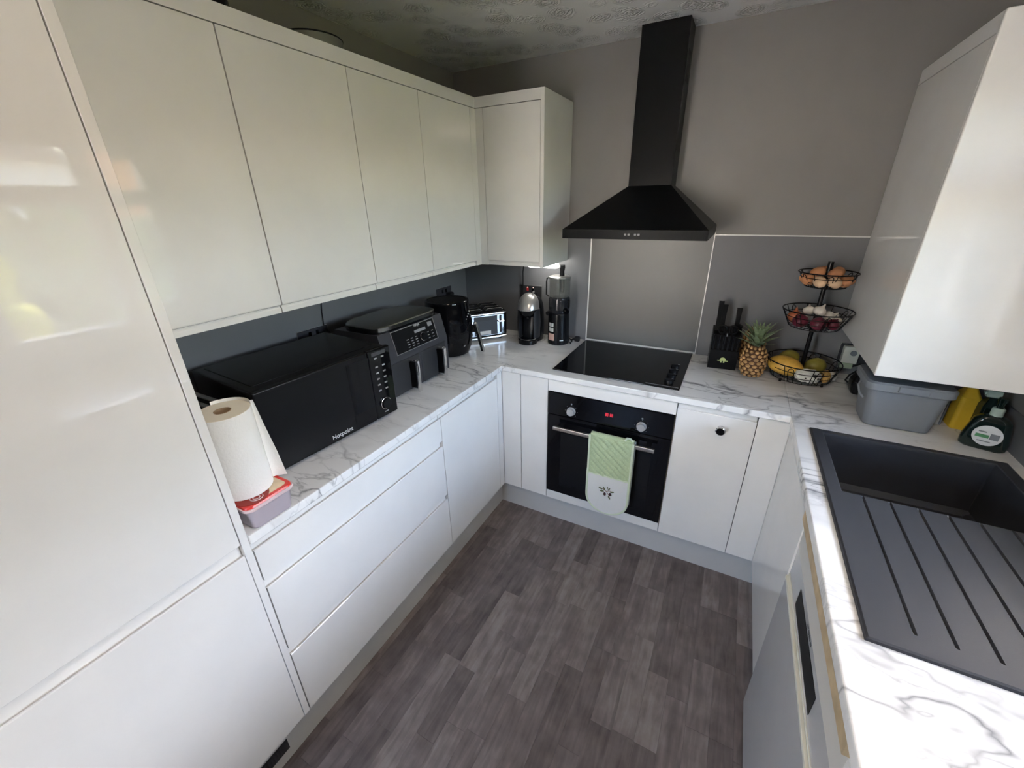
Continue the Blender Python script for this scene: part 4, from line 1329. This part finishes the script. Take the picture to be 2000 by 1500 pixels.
# ------------------------------------------------------------------ tiered basket with produce
BX, BY = 1.915, -.152
c = thing('tiered_basket', 'black wire three-tier basket full of eggs, onions and fruit', 'basket', (BX, BY, WT))
mesh_obj('pole', B().cyl((0, 0, .012), (0, 0, .455), .0085).cyl((0, 0, .455), (0, 0, .517), .0105).cyl((0, 0, .225), (0, 0, .245), .0115).cyl((0, 0, .405), (0, 0, .43), .0125), 'black_satin', c)
def circle(r_, z, n=40):
    return [(r_ * math.cos(2 * math.pi * k / n), r_ * math.sin(2 * math.pi * k / n), z) for k in range(n)]
for zb_, zr_, rb_, rr_, loops in ((.012, .088, .116, .143, 8), (.245, .318, .092, .128, 7), (.418, .475, .072, .104, 6)):
    tr = mesh_obj('tier', B().tube(circle(rr_, zr_), .0026, 8, True), 'black_satin', c)
    for f in (0, .33, .66):
        mesh_obj('ring_wire', B().tube(circle(rb_ + (rr_ - rb_) * f, zb_ + (zr_ - zb_) * f), .0016, 6, True), 'black_satin', tr)
    for k in range(12):
        a = 2 * math.pi * k / 12
        mesh_obj('base_wire', B().tube([(.009 * math.cos(a), .009 * math.sin(a), zb_), (rb_ * math.cos(a), rb_ * math.sin(a), zb_)], .0014, 6), 'black_satin', tr)
    for r_ in (rb_ * .35, rb_ * .7):
        mesh_obj('base_ring', B().tube(circle(r_, zb_, 28), .0014, 6, True), 'black_satin', tr)
    for k in range(loops):
        a = 2 * math.pi * (k + .5) / loops
        pts = []
        for da, f in ((-.09, 0), (-.09, .7), (-.06, .86), (0, .92), (.06, .86), (.09, .7), (.09, 0)):
            q = rb_ + (rr_ - rb_) * f + .001
            pts.append((q * math.cos(a + da), q * math.sin(a + da), zb_ + (zr_ - zb_) * f))
        mesh_obj('loop_wire', B().tube(pts, .0016, 6), 'black_satin', tr)
    for k in range(8):
        a = 2 * math.pi * (k + .25) / 8
        mesh_obj('upright_wire', B().tube([(rb_ * math.cos(a), rb_ * math.sin(a), zb_), (rr_ * math.cos(a), rr_ * math.sin(a), zr_)], .0015, 6), 'black_satin', tr)
for k in range(4):
    a = R(45 + 90 * k)
    mesh_obj('foot', B().cyl((.11 * math.cos(a), .11 * math.sin(a), 0), (.11 * math.cos(a), .11 * math.sin(a), .013), .005), 'black_satin', c)

def egg_mesh():
    return B().ell((0, 0, 0), (.0215, .0215, .028), 18, 12, lambda z: 1 - .10 * z)
eg = None
eggs = [(-76 + 40 * k, .071, .026, 1 if k in (0, 8) else 0) for k in range(9)] + [(20, .038, .058, 0), (105, .036, .056, 0), (190, .038, .056, 0), (-60, .040, .055, 0)]
for k, (a, q, z, pale) in enumerate(eggs):
    o = mesh_obj('egg', egg_mesh(), 'egg_pale' if pale else 'egg', None, 60)
    o.location = (BX + q * math.cos(R(a)), BY + q * math.sin(R(a)), WT + .418 + z)
    o.rotation_euler = (R(70 + 13 * (k % 4)), R(20 * (k % 3)), R(a + 40 * k))
    if pale:
        tag(o, 'pale tan egg at the front of the top basket tier', 'egg', 'eggs in the top tier')
    else:
        tag(o, 'brown egg in the top tier of the wire basket', 'egg', 'eggs in the top tier')
def bulb(r_, h_, tip=.35):
    return B().lathe([(.1 * r_, -h_ * .98), (.55 * r_, -h_ * .86), (.9 * r_, -h_ * .45), (r_, 0), (.9 * r_, h_ * .45), (.6 * r_, h_ * .8), (.28 * r_, h_ * 1.05), (.12 * r_, h_ * (1.1 + tip)), (.08 * r_, h_ * (1.3 + tip))], 20)
MZ = WT + .247
for k, (dx, dy, r_) in enumerate(((-.058, -.050, .031), (.004, -.074, .031), (.058, -.046, .026))):
    o = mesh_obj('red_onion', bulb(r_, r_ * .85, .0), 'onion', None, 60)
    o.location = (BX + dx, BY + dy, MZ + r_ * .88)
    o.rotation_euler = (R(12 * k), R(-10), R(60 * k))
    tag(o, ('dark red onion beside the brown onion in the basket', 'dark red onion between two others at the tier front', 'smallest dark red onion in the middle basket tier')[k], 'onion', 'red onions in the middle tier')
o = mesh_obj('brown_onion', bulb(.03, .027), 'onion_brown', None, 60)
o.location = (BX - .074, BY + .018, MZ + .028)
tag(o, 'orange-brown onion at the side of the middle basket tier', 'onion')
gbs = ((-.030, .002, .064, .022), (.004, -.022, .070, .024), (.046, .004, .044, .025), (.024, .052, .026, .023), (.080, .018, .026, .019), (-.028, .058, .026, .022))
for k, (dx, dy, dz, r_) in enumerate(gbs):
    b = bulb(r_, r_ * .8, .5)
    for v in b.bm.verts:
        a = math.atan2(v.co.y, v.co.x)
        s_ = 1 + .07 * math.cos(6 * a)
        v.co.x *= s_
        v.co.y *= s_
    o = mesh_obj('garlic_bulb', b, 'garlic', None, 60)
    o.location = (BX + dx, BY + dy, MZ + dz)
    o.rotation_euler = (R(50 * (k % 3) - 40), R(30 * (k % 2)), R(50 * k))
    tag(o, 'cream white garlic bulb in the middle basket tier', 'garlic', 'garlic bulbs in the middle tier')
LZ = WT + .014
b = B().ell((0, 0, 0), (.072, .046, .043), 28, 16, lambda z: 1 - .06 * z)
o = mesh_obj('mango', b, 'mango', None, 60)
o.location = (BX - .068, BY - .046, LZ + .052)
o.rotation_euler = (0, R(8), R(-12))
tag(o, 'large yellow mango at the front of the bottom basket tier', 'mango')
for (dx, dy, dz, mt, lb) in ((-.050, .055, .058, 'mango_green', 'green-yellow mango behind the large one in the bottom tier'), (.052, .022, .044, 'mango_green', 'greenish mango right of the pole in the bottom basket tier')):
    o = mesh_obj('mango', B().ell((0, 0, 0), (.046, .038, .038), 24, 14), mt, None, 60)
    o.location = (BX + dx, BY + dy, LZ + dz)
    o.rotation_euler = (0, R(-10), R(35))
    tag(o, lb, 'mango')
def crumple(seed, sx_, sy_, sz_):
    rr = random.Random(seed)
    b = B()
    bmesh.ops.create_icosphere(b.bm, subdivisions=3, radius=1)
    for v in b.bm.verts:
        q = 1 + rr.uniform(-.13, .10)
        v.co = Vector((v.co.x * sx_ * q, v.co.y * sy_ * q, v.co.z * sz_ * q))
    return b
c2 = thing('snack_packet', 'crumpled white packet with dark spots in the bottom basket tier', 'packet', (BX + .016, BY - .096, LZ + .001))
mesh_obj('packet', crumple(4, .05, .026, .031).move((0, 0, .034)), 'packet', c2, 0)
for px_, py_, pz_, r_ in ((.022, -.024, .044, .008), (.035, -.016, .030, .005), (-.01, -.028, .030, .003)):
    mesh_obj('spot', B().ell((px_, py_, pz_), (r_, .004, r_), 10, 6), 'packet_spot', c2)
o = mesh_obj('snack_packet', crumple(9, .018, .028, .028), 'packet_brown', None, 0)
o.location = (BX + .084, BY - .062, LZ + .03)
tag(o, 'small golden packet beside the spotted white one', 'packet')
o = mesh_obj('snack_packet', crumple(12, .022, .022, .020), 'packet', None, 0)
o.location = (BX + .110, BY - .022, LZ + .022)
tag(o, 'small plain white packet at the side of the bottom basket tier', 'packet')

# plug-in device on the back wall behind the basket
socket('black double socket on the back wall behind the basket', (2.135, -.006, 1.012), 0)
c = thing('plug_in_timer', 'pale plug-in device with round grey dial in the wall socket', 'device', (2.100, -.0145, .962))
mesh_obj('body', B().box(-.030, .030, -.034, 0, .012, .092, .006, 2), 'device', c)
mesh_obj('base', B().box(-.031, .018, -.036, 0, -.012, .014, .004, 2), 'device_green', c)
mesh_obj('dial', B().cyl((.008, -.034, .062), (.008, -.038, .062), .0125, .0115, 24), 'label_grey', c)
tag(mesh_obj('cable', B().tube([(2.120, -.05, .965), (2.135, -.075, .985), (2.128, -.10, .965), (2.10, -.12, .945), (2.085, -.15, .93), (2.10, -.165, .918)], .0035, 8), 'black_matte'), 'coiled black cable below the plug-in device', 'cable')
c = thing('hand_mixer', 'small black hand mixer with a looped handle beside the grey caddy', 'hand mixer', (2.118, -.225, WT))
mesh_obj('body', B().rrect([(0, 0, .026, .036, .018, 0), (0, 0, .034, .044, .022, .02), (0, 0, .033, .042, .022, .055), (0, .006, .022, .03, .016, .075)]), 'black_satin', c)
mesh_obj('arm', B().tube([(0, .01, .07), (.01, .018, .095), (.018, .03, .125)], [.014, .013, .010], 12), 'black_satin', c)
mesh_obj('loop_handle', B().tube([(.0, -.038, .03), (-.006, -.058, .016), (.004, -.076, .009), (.024, -.078, .009), (.03, -.05, .014)], .005, 8), 'black_satin', c)

# ------------------------------------------------------------------ caddy and washing-up bottles
c = thing('food_caddy', 'grey plastic food waste caddy with a lid beside the sink', 'caddy', (2.170, -.485, WT))
mesh_obj('bucket', B().rrect([(0, 0, .086, .062, .022, 0), (0, 0, .093, .069, .024, .004), (-.002, 0, .108, .087, .026, .145)]), 'caddy', c)
ld = mesh_obj('lid', B().rrect([(-.004, 0, .112, .091, .026, .143), (-.004, 0, .119, .098, .028, .147), (-.004, 0, .120, .099, .028, .170), (-.004, 0, .114, .093, .028, .176)]), 'caddy', c)
mesh_obj('lid_clip', B().box(-.04, .04, -.104, -.096, .150, .172, .002, 1), 'caddy', ld)
mesh_obj('carry_handle', B().tube([(-.117, .0, .150), (-.128, -.02, .13), (-.124, -.05, .11), (-.113, -.06, .10)], .004, 8), 'caddy', c)
c = thing('cleaner_bottle', 'yellow cleaner bottle behind the dark soap bottle', 'bottle', (2.366, -.425, WT))
mesh_obj('bottle', B().rrect([(0, 0, .024, .032, .012, 0), (0, 0, .026, .034, .012, .004), (0, 0, .026, .034, .012, .12), (0, 0, .014, .014, .010, .15)]), 'yellow', c)
mesh_obj('cap', B().lathe([(.013, .15), (.013, .175), (.009, .18)], 20), 'yellow', c)
c = thing('sponge_pack', 'pale grey sponge pack wedged behind the caddy', 'sponge', (2.307, -.40, WT))
mesh_obj('sponge', B().box(-.009, .009, -.045, .045, 0, .10, .004, 2), 'label', c)
mesh_obj('scourer', B().box(.0092, .0135, -.045, .045, 0, .10, .001, 1), 'label_grey', c)
c = thing('soap_bottle', 'squat dark green soap bottle with a round label beside the caddy', 'bottle', (2.384, -.572, WT), -18)
mesh_obj('bottle', B().rrect([(0, 0, .048, .022, .018, 0), (0, 0, .054, .026, .02, .006), (0, 0, .055, .027, .02, .03), (0, 0, .043, .025, .018, .095), (0, 0, .032, .021, .016, .108), (0, 0, .015, .014, .012, .116)]), 'soap', c)
mesh_obj('cap', B().lathe([(.015, .114), (.015, .138), (.012, .142)], 24), 'soap_cap', c)
mesh_obj('pump', B().lathe([(.008, .142), (.009, .16), (.011, .164), (.011, .175)], 20), 'soap', c)
lb = mesh_obj('round_label', B().lathe([(.034, 0), (.034, .0012), (.001, .0012)], 36).rot(R(86), 'X').move((0, -.0268, .052)), 'label', c)
mesh_obj('label_band', B().box(-.026, .004, -.0295, -.0285, .044, .055), 'label_green', lb, 0)
mesh_obj('label_print', B().box(.006, .026, -.0295, -.0285, .042, .062).box(-.022, -.004, -.0295, -.0285, .062, .066).box(-.018, .012, -.0295, -.0285, .030, .034), 'label_grey', lb, 0)
c = thing('spray_bottle', 'dark spray bottle with a green-grey head behind the soap bottle', 'bottle', (2.410, -.47, WT))
mesh_obj('bottle', B().rrect([(0, 0, .026, .03, .014, 0), (0, 0, .028, .032, .014, .005), (0, 0, .028, .032, .014, .11), (0, 0, .013, .013, .01, .14)]), 'soap', c)
mesh_obj('spray_head', B().box(-.025, .012, -.010, .010, .14, .165, .003, 1).box(-.03, -.024, -.005, .005, .15, .158), 'soap_cap', c)

# ------------------------------------------------------------------ things on top of the wall cabinets
c = thing('green_pot', 'dark green lidded pot on top of the wide wall cabinet', 'pot', (.20, -1.475, ZTOP))
mesh_obj('pot', B().lathe([(.075, 0), (.085, .01), (.086, .09), (.082, .095), (.082, .10), (.086, .105), (.086, .19), (.07, .21)], 36), 'green_pot', c)
mesh_obj('base_band', B().lathe([(.087, .0), (.0885, .004), (.0885, .098), (.087, .1)], 36, cap0=False, cap1=False), 'black_satin', c)
c = thing('mixing_bowl', 'grey bowl with a dark rim on top of the wall cabinets', 'bowl', (.185, -1.09, ZTOP))
mesh_obj('bowl', B().lathe([(.05, 0), (.06, .003), (.088, .05), (.098, .098), (.095, .098), (.084, .05), (.055, .008), (.001, .006)], 48, cap1=False), 'bowl_grey', c, 60)
mesh_obj('rim', B().tube([(.097 * math.cos(2 * math.pi * k / 60), .097 * math.sin(2 * math.pi * k / 60), .099) for k in range(60)], .0025, 8, True), 'black_satin', c)
